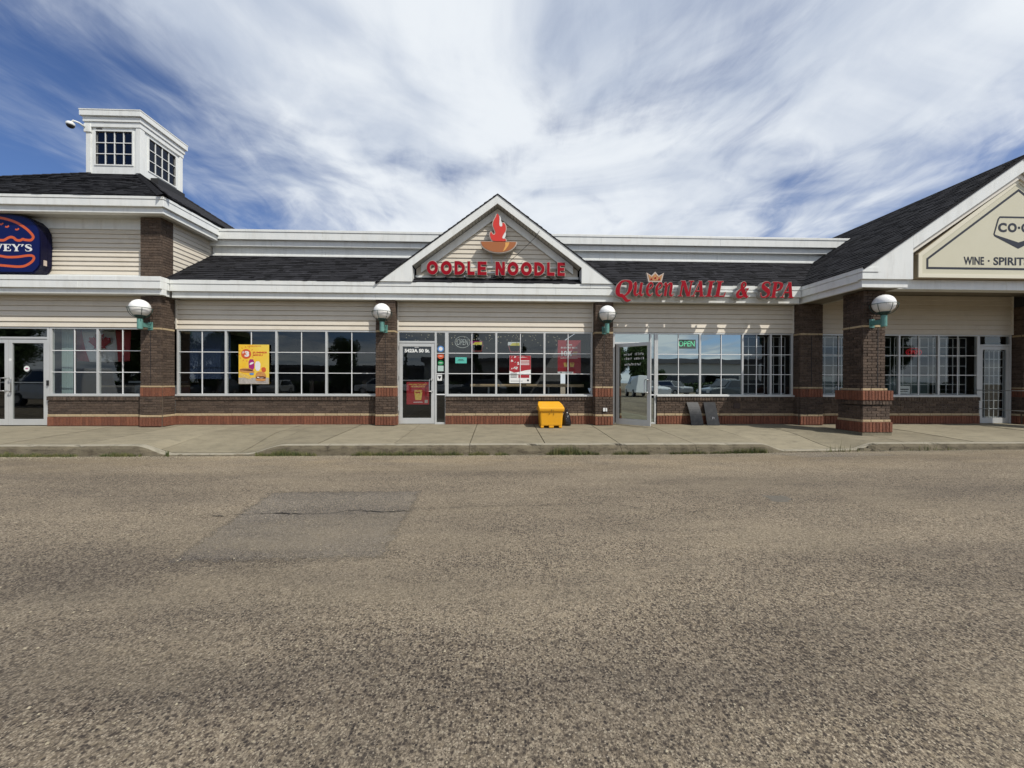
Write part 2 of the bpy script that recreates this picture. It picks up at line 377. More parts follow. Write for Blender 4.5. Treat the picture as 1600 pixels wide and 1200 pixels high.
def crack(pts, wmax, name='pavement_crack'):
    m = MB(); line = []
    for (x0, y0), (x1, y1) in zip(pts, pts[1:]):
        n = max(2, int(sqrt((x1-x0)**2+(y1-y0)**2)/.035))
        for k in range(n):
            t = k/n; x = x0+(x1-x0)*t; y = y0+(y1-y0)*t
            line.append((x+.012*noise.noise(Vector((x*14, y*14, 1))), y+.05*noise.noise(Vector((x*5, y*7, 9)))+.03*noise.noise(Vector((x*21, y*7, 9)))))
    prev = None
    for k, (x, y) in enumerate(line):
        wd = wmax*(.25+.75*abs(noise.noise(Vector((x*5, y*5, 5))))*1.6)*min(1, k/6, (len(line)-k)/6)
        a = (x, y-wd, gz(x, y)+.008); b = (x, y+wd, gz(x, y)+.008)
        if prev: m.poly([prev[0], a, b, prev[1]])
        prev = (a, b)
    return m.build(name, TAR, kind='structure')
crack([(-3.3, -6.05), (-2.8, -6.01), (-2.39, -5.97), (-2.0, -6.0), (-1.54, -5.9), (-1.24, -5.95), (-.92, -5.93)], .009)
crack([(-2.45, -5.98), (-2.0, -6.0)], .022)
crack([(-1.5, -5.92), (-1.35, -5.95)], .014)
crack([(-1.22, -5.95), (-.90, -5.94)], .026)
crack([(-.94, -5.92), (-.3, -5.8), (.37, -5.77), (1.27, -5.73), (1.88, -6.1), (2.6, -5.9)], .006)
crack([(1.2, -5.3), (1.45, -5.8), (1.75, -6.15)], .006)
# sidewalk: separate slabs with open joints, worn kerb in segments
def grid_slab(x0, x1, y0, y1, nx, ny, th=.10, jit=0.0):
    m = MB(); top = {}
    for j in range(ny+1):
        for i in range(nx+1):
            x = x0+(x1-x0)*i/nx; y = y0+(y1-y0)*j/ny
            top[i, j] = len(m.v); m.v.append((x, y, walk_z(x, y)+jit*noise.noise(Vector((x*3, y*3, 0)))))
    bot = {}
    for (i, j), q in list(top.items()):
        if i in (0, nx) or j in (0, ny): v_ = m.v[q]; bot[i, j] = len(m.v); m.v.append((v_[0], v_[1], v_[2]-th))
    for j in range(ny):
        for i in range(nx): m.f.append((top[i, j], top[i+1, j], top[i+1, j+1], top[i, j+1])); m.m.append(0)
    for i in range(nx):
        m.f.append((bot[i, 0], bot[i+1, 0], top[i+1, 0], top[i, 0])); m.m.append(0)
        m.f.append((top[i, ny], top[i+1, ny], bot[i+1, ny], bot[i, ny])); m.m.append(0)
    for j in range(ny):
        m.f.append((top[0, j], top[0, j+1], bot[0, j+1], bot[0, j])); m.m.append(0)
        m.f.append((bot[nx, j], bot[nx, j+1], top[nx, j+1], top[nx, j])); m.m.append(0)
    return m
walk = link('sidewalk', None, kind='structure')
B('sidewalk_bed', MORTAR, walk, (-22, 24, -2.4, .3, -.5, -.34))
xj = [-.58+1.5*k for k in range(-13, 16)]
for a, b in zip(xj, xj[1:]):
    dz = random.uniform(-.004, .004)
    if b < 14 and a > -16: pass
    o = grid_slab(a+.009, b-.009, -2.44, .02, 12, 14, .12, .004).build('slab', CONC, walk); o.location.z = dz
B('threshold', CONC, walk, (-22, 24, .03, .30, -.2, .012))
kerb = link('kerb', None, kind='structure')
def kerb_seg(x0, x1):
    m = MB(); n = max(2, int((x1-x0)/.06)); rows = []
    for i in range(n+1):
        x = x0+(x1-x0)*i/n; r = ramp(x); zt = walk_z(x, -2.50)
        wob = .028*noise.noise(Vector((x*2.1, 1, 2)))+.024*noise.noise(Vector((x*9, 4, 2)))
        chip = max(0, noise.noise(Vector((x*2.3, 8, 2)))-.12)*.16+(.04*r if r > .05 else 0)
        zg = lot_z(x)-.03
        prof = [(-2.447, zt), (-2.53+abs(wob)*.4, zt+.004*noise.noise(Vector((x*6, 0, 0)))), (-2.60+wob+chip, zt-.012-chip*.3),
                (-2.645+wob*.6+chip*.6, zt-.05*(1-r)-.012), (-2.665+wob*.3, max(zg, zt-.12*(1-r)-.015)), (-2.69-.03*r, min(zg, zt-.02))]
        rows.append([len(m.v)+k for k in range(6)]); m.v += [(x, y, z) for y, z in prof]
    for a, b in zip(rows, rows[1:]):
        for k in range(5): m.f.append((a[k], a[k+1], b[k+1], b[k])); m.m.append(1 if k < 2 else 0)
    for r_, fl in ((rows[0], 0), (rows[-1], 1)):
        x = m.v[r_[0]][0]; i = len(m.v); m.v.append((x, -2.447, -.36)); q = r_+[i]
        m.f.append(tuple(q if fl else q[::-1])); m.m.append(0)
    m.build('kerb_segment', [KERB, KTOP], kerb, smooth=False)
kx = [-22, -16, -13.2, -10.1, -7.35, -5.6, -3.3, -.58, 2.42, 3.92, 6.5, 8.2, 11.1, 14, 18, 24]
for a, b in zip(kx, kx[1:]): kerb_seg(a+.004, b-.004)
# broken kerb rubble by the column
for i, (x, y, s_) in enumerate([(7.35, -2.62, .10), (7.62, -2.58, .16), (7.50, -2.72, .07), (7.95, -2.66, .09), (-6.35, -2.7, .07), (-6.05, -2.66, .05)]):
    m = MB(); n_ = 7
    top = [(x+s_*cos(2*pi*k/n_)*random.uniform(.5, .9), y+s_*.5*sin(2*pi*k/n_)*random.uniform(.6, 1), lot_z(x)+s_*random.uniform(.4, .62)) for k in range(n_)]
    botm = [(x+s_*cos(2*pi*k/n_)*random.uniform(.9, 1.2), y+s_*.7*sin(2*pi*k/n_), lot_z(x)-.01) for k in range(n_)]
    m.poly(top)
    for k in range(n_): m.poly([botm[k], botm[(k+1) % n_], top[(k+1) % n_], top[k]])
    m.build('kerb_rubble', KERB, None, label='broken pale concrete chunk lying where the kerb ends at a ramp', cat='rubble', group='concrete chunks at the kerb ends')
crack([(7.55, -2.78), (7.75, -2.60), (7.9, -2.74)], .02)

def walk_crack(pts, wmax):
    m = MB(); prev = None
    for (x0, y0), (x1, y1) in zip(pts, pts[1:]):
        for k in range(14):
            t = k/14; x = x0+(x1-x0)*t; y = y0+(y1-y0)*t; x += .03*noise.noise(Vector((x*6, y*6, 4))); y += .04*noise.noise(Vector((x*5, y*7, 2)))
            wd = wmax*(.4+abs(noise.noise(Vector((x*9, y*9, 5))))); a = (x-wd, y, walk_z(x, y)+.006); b = (x+wd, y+wd*.5, walk_z(x, y)+.006)
            if prev: m.poly([prev[0], prev[1], b, a])
            prev = (a, b)
    m.build('walk_crack', TAR, kind='structure')
walk_crack([(-7.9, -2.4), (-7.1, -1.6), (-6.2, -.9), (-5.6, -.1)], .004)
walk_crack([(-5.2, -2.4), (-4.6, -1.5), (-4.7, -.6)], .003)
walk_crack([(3.1, -2.42), (3.3, -1.7), (3.05, -.9)], .0035)
walk_crack([(9.6, -2.4), (10.3, -1.5), (11.4, -.9), (12.5, -.3)], .003)
# ------------------------------------------------------------------ brickwork
_bm = {}
def brick_mesh(w_, h_, mt):
    key = (round(w_, 3), round(h_, 3), mt.name)
    if key not in _bm:
        c = .004; d = .05; m = MB(); a, b = w_/2, h_/2
        f = [(-a+c, 0, -b+c), (a-c, 0, -b+c), (a-c, 0, b-c), (-a+c, 0, b-c)]
        g = [(-a, c, -b), (a, c, -b), (a, c, b), (-a, c, b)]; k = [(x, d, z) for x, y, z in g]
        m.v = f+g+k; m.f = [(0, 1, 2, 3)]+[(4+i, 4+(i+1) % 4, (i+1) % 4, i) for i in range(4)]+[(8+i, 8+(i+1) % 4, 4+(i+1) % 4, 4+i) for i in range(4)]
        m.m = [0]*9; _bm[key] = m.mesh('brick', mt)
    return _bm[key]
def course(parent, p0, ang, length, z0, h_, bw, mt, off=0.0, proud=0.0, joint=.010):
    """one course starting at p0 (x,y), running along direction ang; faces the right-hand side of travel"""
    if mt is not TANBRICK:
        hb = bw/2 if mt is DARKBRICK and h_ < .08 else bw
        nh = max(1, round(length/hb)); bw = bw/hb*length/nh; off = 0 if off == 0 else bw/2
    d = Vector((cos(ang), sin(ang))); nrm = Vector((sin(ang), -cos(ang)))
    s = -off
    while s < length-.012:
        a = max(0, s); b = min(length, s+bw)
        wd = b-a-joint
        if wd > .02:
            wd = round(wd, 3)
            c = p0+d*((a+b)/2)+nrm*(proud+random.uniform(-.002, .003))
            o = link('brick', brick_mesh(wd, h_-.009, mt), parent, (c.x, c.y, z0+h_/2))
            o.rotation_euler = (random.gauss(0, .006), random.gauss(0, .004), ang)
        s += bw
def face_layers(parent, p0, ang, length, layers):
    for kind, z0, z1, proud in layers:
        p = Vector(p0)
        if kind == 'run':
            n = max(1, round((z1-z0)/.0665)); h = (z1-z0)/n
            for k in range(n): course(parent, p, ang, length, z0+k*h, h, .205, DARKBRICK, .1025*(k % 2), proud)
        elif kind == 'sold': course(parent, p, ang, length, z0, z1-z0, .076, DARKBRICK, 0, proud)
        elif kind == 'red': course(parent, p, ang, length, z0, z1-z0, .076, REDBRICK, 0, proud)
        elif kind == 'tan': course(parent, p, ang, length, z0, z1-z0, .30, TANBRICK, .1, proud)
BASE = [('red', .0, .225, .012), ('tan', .225, .292, .006), ('run', .292, .62, 0)]
def knee_wall(x0, x1, yf, label, group='low brick walls under the shop windows'):
    t = thing('brick_wall', label, 'brick wall', group, ((x0+x1)/2, yf, 0)); ox = (x0+x1)/2
    B('mortar_bed', MORTAR, t, (x0-ox+.01, x1-ox-.01, .012, .22, -.02, .735))
    face_layers(t, (x0-ox, 0), 0, x1-x0, BASE+[('sold', .63, .735, .022)])
    return t
knee_wall(-11.20, -8.84, -.25, 'low dark brick wall under the window with the maple leaf flag')
knee_wall(-8.32, -3.18, 0, 'long low dark brick wall under the window with the yellow food poster')
knee_wall(-1.42, 2.49, 0, 'low dark brick wall behind the yellow bin')
knee_wall(4.22, 7.98, 0, 'low dark brick wall with two black panels leaning on it')
knee_wall(8.63, 13.24, 0, 'low dark brick wall in the shade behind the freestanding column')
PIL = [('red', .0, .225, .03), ('tan', .225, .285, .022), ('run', .285, .735, .018), ('red', .735, .96, .012), ('tan', .96, 1.01, .006),
       ('run', 1.01, 2.385, 0), ('tan', 2.385, 2.44, .006), ('run', 2.44, 3.21, 0)]
def pilaster(x0, x1, yf, yb, label, sides='lr', layers=PIL, name='brick_pilaster', zt=3.21, back=False, group='brick pilasters along the shopfront'):
    cx = (x0+x1)/2; t = thing(name, label, 'brick pilaster' if name != 'brick_column' else 'brick column', group, (cx, yf, 0)); a = x0-cx; b = x1-cx; dep = yb-yf
    B('mortar_bed', MORTAR, t, (a+.012, b-.012, .012, dep, layers[0][1]-.02, zt-.002))
    face_layers(t, (a, 0), 0, b-a, layers)
    if 'r' in sides: face_layers(t, (b, .052), pi/2, dep-.052, layers)
    if 'l' in sides: face_layers(t, (a, dep), -pi/2, dep-.052, layers)
    return t
pilaster(-8.83, -8.33, -.40, .0, 'brick pilaster at the tower corner, left of the long window', 'r')
pilaster(-3.17, -2.67, -.20, .06, 'brick pilaster just left of the door marked 5423A', 'lr')
pilaster(2.50, 2.98, -.20, .06, 'brick pilaster with a small white box low on it, beside the open door', 'l')
pilaster(7.99, 8.62, -.20, .06, 'shaded brick pilaster between the white-framed windows near the gable corner', 'l')
pilaster(14.22, 14.80, -.20, .06, 'shaded brick pilaster at the right edge behind the handrail', 'l')
COLL = [('red', -.005, .225, .09), ('tan', .225, .285, .07), ('run', .285, .60, .06), ('sold', .62, .72, .085), ('red', .72, .94, .10), ('tan', .94, .995, .03),
        ('run', .995, 2.385, 0), ('tan', 2.385, 2.44, .010), ('run', 2.44, 3.22, 0)]
colm = pilaster(8.30, 8.83, -1.65, -1.13, 'freestanding square brick column holding up the gable corner', '', name='brick_column', layers=[('red', 0, 0.001, 0)], zt=3.22, group=None)
for o in list(colm.children):
    if o.name.startswith('brick'): bpy.data.objects.remove(o)
for kind, z0, z1, pr in COLL:
    a, b, f, k = -.265-pr, .265+pr, -pr, .52+pr
    B('mortar_bed', MORTAR_R if kind == 'red' else MORTAR, colm, (a+.012, b-.012, f+.012, k-.012, z0, z1))
    for p0, an, ln in (((a, f), 0, b-a), ((b, f+.052), pi/2, k-f-.052), ((a, k), -pi/2, k-f-.052)):
        face_layers(colm, p0, an, ln, [(kind, z0, z1, 0)])
B('footing', CONC, colm, (-.345, .345, -.08, .60, -.14, -.006))
for t_, x_, w_ in ((colm, .085, .006),)+tuple((o, .0, .005) for o in bpy.data.objects if o.name.startswith('brick_pilaster') and o.parent is None):
    B('control_joint', BLACK, t_, (x_-w_, x_+w_, -.0055, .02, 1.015, 2.38))
# ------------------------------------------------------------------ buildings
rest = thing('restaurant_building', 'corner restaurant building with cream siding tower, hipped roof and white cupola', 'building', loc=(-12, 0, 0))
row = thing('shop_row_building', 'low middle shop row with white fascia and steep peaked gable over the door', 'building', loc=(0, 0, 0))
liq = thing('liquor_store_building', 'right hand shop building with big dark shingled gable roof and covered walk', 'building', loc=(11, 0, 0))
class Off:   # build in world coordinates under a thing placed elsewhere
    pass
def fix(o):  # keep world coordinates under an offset parent
    o.location = Vector(o.location)-Vector(o.parent.location); return o
def WB(name, mats, parent, *boxes, **k): return fix(B(name, mats, parent, *boxes, **k))
def wbuild(m, name, mats, parent, **k): return fix(m.build(name, mats, parent, **k))

def siding_band(parent, x0, x1, z0, z1, y, n, ends=True, mt=SIDING, y_back=None):
    """horizontal lap boards facing -y"""
    h = (z1-z0)/n
    WB('siding_backing', mt, parent, (x0, x1, y+.02, y+.12, z0, z1))
    for k in range(n):
        a = z0+k*h; b = a+h; m = MB()
        pf = [(y+.019, a+.001), (y-.002, a+.001), (y-.004, a+.012), (y+.004, a+h*.46), (y-.002, a+h*.50), (y+.010, b-.002), (y+.019, b-.002)]
        pf = [(y+.019, a+.004), (y-.014, a+.004), (y-.017, a+.012), (y+.004, b-.006), (y+.019, b-.006)]
        m.prism([(x0, yy, zz) for yy, zz in pf], (x1-x0, 0, 0))
        wbuild(m, 'siding_board', mt, parent)
    if ends:
        WB('corner_trim', TRIM, parent, (x0-.03, x0, y-.022, y+.06, z0, z1)); WB('corner_trim', TRIM, parent, (x1, x1+.03, y-.022, y+.06, z0, z1))

def band_x(parent, name, x0, x1, y0, y1, z0, z1, joints=(), mt=WHITE):
    """a fascia strip facing -y, split into pieces at joints"""
    xs = [x0]+[j for j in joints if x0 < j < x1]+[x1]
    for i, (a, b) in enumerate(zip(xs, xs[1:])):
        WB(name, mt, parent, (a+(.0015 if i else 0), b-(.0015 if b != x1 else 0), y0, y1, z0, z1), bevel=.004)

# --- main fascia: three bands, stepped
def fascia3(parent, x0, x1, yf, z0=3.21, z1=3.65, back=.06, j=()):
    band_x(parent, 'fascia_cap', x0, x1, yf-.012, yf+.20, z1-.105, z1, [q+.9 for q in j])
    band_x(parent, 'fascia_board', x0, x1, yf, yf+.19, z1-.285, z1-.108, j)
    band_x(parent, 'fascia_lower_board', x0, x1, yf+.055, yf+.18, z0, z1-.288, [q-1.1 for q in j])
fascia3(row, -8.20, 7.93, -.30, j=(-5.6, -2.05, 1.45, 4.9))
WB('soffit', SOFFIT, row, (-8.20, 7.93, -.06, .10, 3.215, 3.235))
# siding bands over the windows
siding_band(row, -8.29, -3.20, 2.455, 3.212, .03, 6)
siding_band(row, -2.64, 2.47, 2.455, 3.212, .03, 6)
siding_band(row, 3.01, 7.96, 2.455, 3.212, .03, 6)
WB('wall', INT, row, (-8.5, 8.6, .16, .24, 2.44, 3.45))
siding_band(liq, 8.65, 14.19, 2.455, 3.52, .03, 8)
WB('wall', INT, liq, (8.6, 22, .16, .24, 2.44, 3.6))

# --- windows
def window_bay(parent, dividers, z0, z1, yf, gl, label=None, grille=(), sillz=None):
    """one window unit: frame, sill, a pane and muntin grid per light. dividers: x positions of frame members"""
    x0, x1 = dividers[0], dividers[-1]; m = MB(); d = .07
    m.box(x0-.05, x1+.05, yf, yf+d, z1, z1+.035); m.box(x0-.05, x1+.05, yf-.002, yf+d, z0-.02, z0)
    m.box(x0-.05, x0, yf+.001, yf+d, z0, z1); m.box(x1, x1+.05, yf+.001, yf+d, z0, z1)
    for x in dividers[1:-1]: m.box(x-.026, x+.026, yf+.001, yf+d, z0, z1)
    w_ = wbuild(m, 'window', ALU, parent, bevel=.003)
    if label: w_['label'] = label
    base = Vector(w_.location)
    def sub(o): return o
    s = MB(); s.box(x0-.05, x1+.05, yf-.06, yf+.05, z0-.065, z0-.022); s.build('sill', ALU, w_, bevel=.006)
    for i, (a, b) in enumerate(zip(dividers, dividers[1:])):
        a2 = a+(.0 if i == 0 else .026); b2 = b-(.0 if b == x1 else .026)
        g = MB(); g.box(a2, b2, yf+.030, yf+.036, z0, z1); g.build('pane', gl[i] if isinstance(gl, (list, tuple)) else gl, w_)
        q = MB(); h = (z1-z0)/3; r = .0085; c = (a2+b2)/2
        q.box(c-r, c+r, yf+.012, yf+.0285, z0, z1)
        for k in (1, 2):
            q.box(a2, c-r, yf+.0125, yf+.028, z0+k*h-r, z0+k*h+r); q.box(c+r, b2, yf+.0125, yf+.028, z0+k*h-r, z0+k*h+r)
        q.build('muntin_grid', MUNTIN, w_)
    return w_
WT = 2.415
window_bay(rest, [-11.13, -10.03, -8.86], .80, WT, -.22, GLASS)
window_bay(row, [-8.25, -7.07, -5.79, -4.51, -3.23], .80, WT, .02, GLASS)
window_bay(row, [-1.34, -.08, 1.20, 2.44], .80, WT, .02, GLASS)
window_bay(row, [4.26, 5.41, 6.58, 7.36, 7.93], .80, WT, .02, [MIRROR, MIRROR, GLASS, GLASS])
window_bay(liq, [8.70, 9.85, 10.97, 12.09, 13.19], .80, WT, .02, GLASS)

# --- doors
def leaf(parent, w_, h_, gl, flip=False, bar=None, handle_z=1.02):
    """door leaf in local coords: hinge at origin, x to w_; front is -y. returns door object"""
    m = MB(); st = .085; d = .045
    m.box(0, st, 0, d, 0, h_); m.box(w_-st, w_, 0, d, 0, h_)
    m.box(st, w_-st, .001, d, 0, .15); m.box(st, w_-st, .001, d, h_-.09, h_)
    dr = m.build('door', ALU, parent, bevel=.003)
    g = MB(); g.box(st, w_-st, .018, .024, .15, h_-.09); g.build('pane', gl, dr)
    hx = w_-st/2 if not flip else st/2; s = -1 if not flip else 1
    hd = MB(); hd.tube([(hx, 0, handle_z+.15), (hx, -.05, handle_z+.15), (hx+s*.02, -.062, handle_z+.15), (hx+s*.075, -.062, handle_z+.15), (hx+s*.085, -.062, handle_z+.13), (hx+s*.085, -.062, handle_z-.15), (hx+s*.075, -.062, handle_z-.17), (hx, -.062, handle_z-.17), (hx, 0, handle_z-.17)], .011, 8)
    hd.build('handle', STEEL, dr, smooth=True)
    if bar:
        b_ = MB(); b_.box(st, w_-st, .028, .06, bar, bar+.025); b_.build('push_bar', STEEL, dr)
    return dr
def place(o, x, y, z, rz=0): o.location = Vector((x, y, z))-Vector(o.parent.location); o.rotation_euler.z = rz
# noodle shop door, closed
def door_frame(parent, x0, x1, yf, zt=2.14, ztop=WT, side=None, gl=GLASS):
    m = MB(); m.box(x0-.05, x0, yf, yf+.09, 0, ztop+.035); m.box(x1, x1+.05, yf, yf+.09, 0, ztop+.035)
    m.box(x0, x1, yf+.001, yf+.09, zt, zt+.05); m.box(x0, x1, yf+.001, yf+.09, ztop, ztop+.035)
    if side: m.box(side, side+.05, yf, yf+.09, 0, ztop+.035); m.box(x1+.05, side, yf+.001, yf+.09, ztop, ztop+.035); m.box(x1+.05, side, yf+.001, yf+.09, 0, .05)
    f = wbuild(m, 'door_frame', ALU, parent, bevel=.003)
    g = MB(); g.box(x0, x1, yf+.03, yf+.036, zt+.05, ztop); g.build('transom_pane', gl, f)
    if side:
        g = MB(); g.box(x1+.05, side, yf+.03, yf+.036, .05, ztop); g.build('sidelight_pane', gl, f)
        q = MB()
        for z in ((1.87, 1.335) if side < 0 else (1.335,)): q.box(x1+.05, side, yf+.012, yf+.028, z-.008, z+.008)
        q.box(x1+.05, side, yf+.005, yf+.028, .77, .80); q.build('sidelight_bar', MUNTIN, f)
    return f
door_frame(row, -2.63, -1.70, .02, side=-1.43)
d1 = leaf(row, .92, 2.12, GLASS, bar=1.13); place(d1, -2.625, .03, .015)
for z in (.25, 1.15, 1.95): B('hinge', STEEL, d1, (-.012, .004, -.018, .01, z, z+.1))
door_frame(row, 3.09, 4.03, .02, side=4.16, gl=MIRROR)
d2 = leaf(row, .93, 2.12, MIRROR, bar=None); place(d2, 3.10, -.03, .015, radians(-43))
d2['label'] = 'open aluminium glass door with white hand lettering'
# closer arm
# restaurant double doors
door_frame(rest, -13.10, -11.24, -.22, zt=2.16)
d3 = leaf(rest, .92, 2.13, GLASS, flip=True, bar=1.05); place(d3, -12.17, -.21, .015)
d4 = leaf(rest, .92, 2.13, GLASS, bar=1.05); place(d4, -13.10, -.21, .015)
WB('door_closer', BLACK, rest, (-11.225, -11.19, -.25, -.2215, 1.0, 1.13))
door_frame(liq, 13.27, 14.13, .02)
d5 = leaf(liq, .85, 2.12, GLASS); place(d5, 13.275, .03, .015)
bpy.data.objects.remove([c for c in d5.children if c.name.startswith('handle')][0])

# --- interior security grilles
def grille(x0, x1, z0, z1, y, nx, nz, label, cat='security grille'):
    m = MB()
    for i in range(nx+1):
        x = x0+(x1-x0)*i/nx; m.box(x-.007, x+.007, y, y+.012, z0, z1)
    for k in range(nz+1):
        z = z0+(z1-z0)*k/nz; m.box(x0, x1, y+.013, y+.022, z-.007, z+.007)
    return m.build('security_grille', MUNTIN, None, label=label, cat=cat, group='white bar grilles inside the windows')
grille(6.64, 7.32, .82, 2.38, .22, 3, 6, 'white bar grille inside the narrow window left of the shaded pilaster pair')
grille(7.42, 7.90, .82, 2.38, .22, 3, 6, 'white bar grille inside the last narrow window beside the shaded pilaster')
grille(8.80, 9.75, .82, 2.38, .22, 4, 6, 'white bar grille inside the window left of the freestanding column')
grille(9.92, 10.92, .82, 2.38, .22, 4, 6, 'white bar grille inside the window hidden partly by the freestanding column')
grille(11.04, 12.02, .82, 2.38, .22, 4, 6, 'white bar grille behind the red neon open sign')
grille(12.16, 13.12, .82, 2.38, .22, 5, 6, 'white bar grille inside the window nearest the far right door')
grille(13.36, 14.04, .18, 2.02, .09, 5, 8, 'white bar grille inside the glass of the far right door')

# --- interiors
def room(x0, x1, yb, mt, label):
    m = MB(); m.box(x0, x1, yb, yb+.1, -.05, 2.9); m.box(x0-.06, x0, .25, yb, -.05, 2.9); m.box(x0, x1, .25, yb, 2.9, 2.95)
    return m.build('interior_wall', mt, None, kind='structure')
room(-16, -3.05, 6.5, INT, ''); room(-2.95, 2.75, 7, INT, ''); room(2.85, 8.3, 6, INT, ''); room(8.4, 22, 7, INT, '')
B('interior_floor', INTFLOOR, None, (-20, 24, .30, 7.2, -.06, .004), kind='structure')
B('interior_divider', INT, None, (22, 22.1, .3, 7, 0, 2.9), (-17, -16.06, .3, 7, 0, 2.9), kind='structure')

# --- restaurant tower (front wall y=-.25, right side wall x=-8.33)
TX0, TX1 = -17.15, -8.33
siding_band(rest, -17.0, -8.86, 2.455, 3.25, -.22, 6, ends=False)
siding_band(rest, -16.9, -8.90, 3.76, 4.90, -.22, 10, ends=False)
WB('trim_board', WHITE, rest, (-16.9, -8.90, -.245, -.10, 4.90, 5.17), (-16.9, -8.90, -.245, -.10, 3.63, 3.76), (-8.90, -8.832, -.25, -.10, 3.63, 5.17))
WB('wall', INT, rest, (-17, -8.45, -.12, -.02, 2.45, 5.3))
siding_band(rest, -16.95, -13.20, .74, 2.44, -.22, 13, ends=False)
WB('wall', DARKBRICK, rest, (-16.95, -13.20, -.25, -.10, 0, .735), (-17.0, -16.952, -.25, 6.0, 0, 5.1))
# side wall with lap boards facing +x, cut by the shingle roof line
def side_boards():
    n = 13; z0, z1 = 3.62, 5.16; h = (z1-z0)/n
    for k in range(n):
        a = z0+k*h; b = a+h; m = MB(); x = -8.345
        ya = -.04; yb = min(1.26, (b-3.655)/.69-.315+.06)
        if ya >= yb: continue
        pf = [(x-.02, a), (x+.006, a), (x+.008, a+.01), (x-.008, b-.003), (x-.02, b-.003)]
        m.prism([(xx, ya, zz) for xx, zz in pf][::-1], (0, yb-ya, 0)); wbuild(m, 'siding_board', SIDING, rest)
side_boards()
WB('wall', SIDING, rest, (-8.46, -8.367, -.04, 6.0, 2.6, 5.3))
# upper tower pilaster as bricks of the building
up_ = thing('brick_pilaster', 'short upper brick pilaster on the tower between white fascias', 'brick pilaster', 'brick pilasters along the shopfront', (-8.58, -.40, 3.66))
B('mortar_bed', MORTAR, up_, (-.238, .238, .012, .36, -.03, 1.49))
face_layers(up_, (-.25, 0), 0, .5, [('run', 0, 1.48, 0)]); face_layers(up_, (.25, .052), pi/2, .31, [('run', 0, 1.48, 0)])
# lower tower fascia (steps forward) and its little return
fascia3(rest, -17.6, -8.22, -.55, z0=3.225, j=(-13.6, -10.15))
m = MB()
for (z0_, z1_, xo, yo) in ((3.545, 3.65, .012, -.012), (3.365, 3.542, 0, 0), (3.225, 3.362, -.055, .055)):
    WB('fascia_return', WHITE, rest, (-8.36, -8.2185+xo, -.348+.0, -.20, z0_+.001, z1_-.001))
WB('soffit', SOFFIT, rest, (-17.6, -8.28, -.50, -.14, 3.23, 3.25))
WB('ledge_flashing', WHITE, rest, (-17.6, -8.24, -.53, -.20, 3.652, 3.662))
# upper fascia round the tower
YB = 6.3
def ring(z0, z1, o, name):
    WB(name, WHITE, rest, (TX0-o-.13, -8.02+o, -.70-o, -.50, z0, z1), bevel=.004)
    WB(name, WHITE, rest, (-8.22, -8.02+o, -.499, YB, z0, z1), bevel=.004)
ring(5.455, 5.525, .012, 'fascia_cap'); ring(5.285, 5.452, 0, 'fascia_board'); ring(5.145, 5.282, -.06, 'fascia_lower_board')
WB('soffit', SOFFIT, rest, (-17.3, -8.09, -.63, -.05, 5.15, 5.165), (-8.40, -8.09, -.05, YB, 5.15, 5.165))
# hip roof shingles
def shingle_roof(parent, name, corners, rows_h=.145, tab=.33, th=.010, mt=SHINGLE, deckth=.05):
    """corners: bottom-left, bottom-right, top-right, top-left of a roof plane seen from outside; overlapping tabs as real geometry"""
    a, b, c, d = [Vector(p) for p in corners]
    nrm = (b-a).cross(d-a)
    if nrm.length < 1e-6: nrm = (b-a).cross(c-a)
    nrm.normalize(); e = (b-a).normalized(); upv = nrm.cross(e).normalized()
    H = max((d-a).dot(upv), (c-a).dot(upv)); dk = MB()
    pts = [a, b, c] if (c-d).length < .01 else [a, b, c, d]
    dk.prism([p-nrm*.010 for p in pts], -nrm*deckth)
    rf = wbuild(dk, name, mt, parent)
    n = max(1, int(round(H/rows_h))); h = H/n; m = MB()
    la = (d-a).dot(e)/max(1e-6, (d-a).dot(upv)); lb = (b-a).length+0; lc = ((c-a).dot(e)-lb)/max(1e-6, (c-a).dot(upv))
    for k in range(n):
        s0, s1 = k*h, (k+1)*h; xl = lambda s: s*la; xr = lambda s: lb+s*lc
        x = xl(s0)-random.uniform(0, tab)
        while x < xr(s0):
            w_ = tab*random.choice((.35, .55, .7, .9)); x2 = x+w_
            l0, l1 = max(x, xl(s0)), min(x2, xr(s0)); u0, u1 = min(max(x, xl(s1)), xr(s1)), max(min(x2, xr(s1)), xl(s1))
            if l1-l0 > .004:
                t = th*random.choice((.55, .8, 1.25, 1.6)); dr = random.choice((0, 0, .006))
                p = [a+e*l0+upv*(s0-dr)+nrm*t, a+e*l1+upv*(s0-dr)+nrm*t, a+e*max(u0, u1)+upv*(s1+.004)+nrm*.001, a+e*min(u0, u1)+upv*(s1+.004)+nrm*.001]
                ti = random.choice((0, 0, 0, 1, 2)); m.poly(p, ti); q0, q1 = a+e*l0+upv*(s0-dr)-nrm*.005, a+e*l1+upv*(s0-dr)-nrm*.005
                m.poly([q0, q1, p[1], p[0]], 2); m.poly([q0, p[0], p[3]], 2); m.poly([q1, p[2], p[1]], 2)
            x = x2
    sh = m.build('shingle_courses', [mt, SHINGLE_L, SHINGLE_D], rf, kind='stuff')
    return rf
ez = 5.535; CX0, CX1, CY0, CY1 = -13.49, -11.82, 2.90, 4.55; cz = 7.92
e_l, e_r, e_f, e_b = TX0-.16, -8.0, -.72, YB
shingle_roof(rest, 'roof_slope', [(e_l, e_f, ez), (e_r, e_f, ez), (CX1, CY0, cz), (CX0, CY0, cz)])
shingle_roof(rest, 'roof_slope', [(e_r, e_f, ez), (e_r, e_b, ez), (CX1, CY1, cz+.10), (CX1, CY0, cz)])
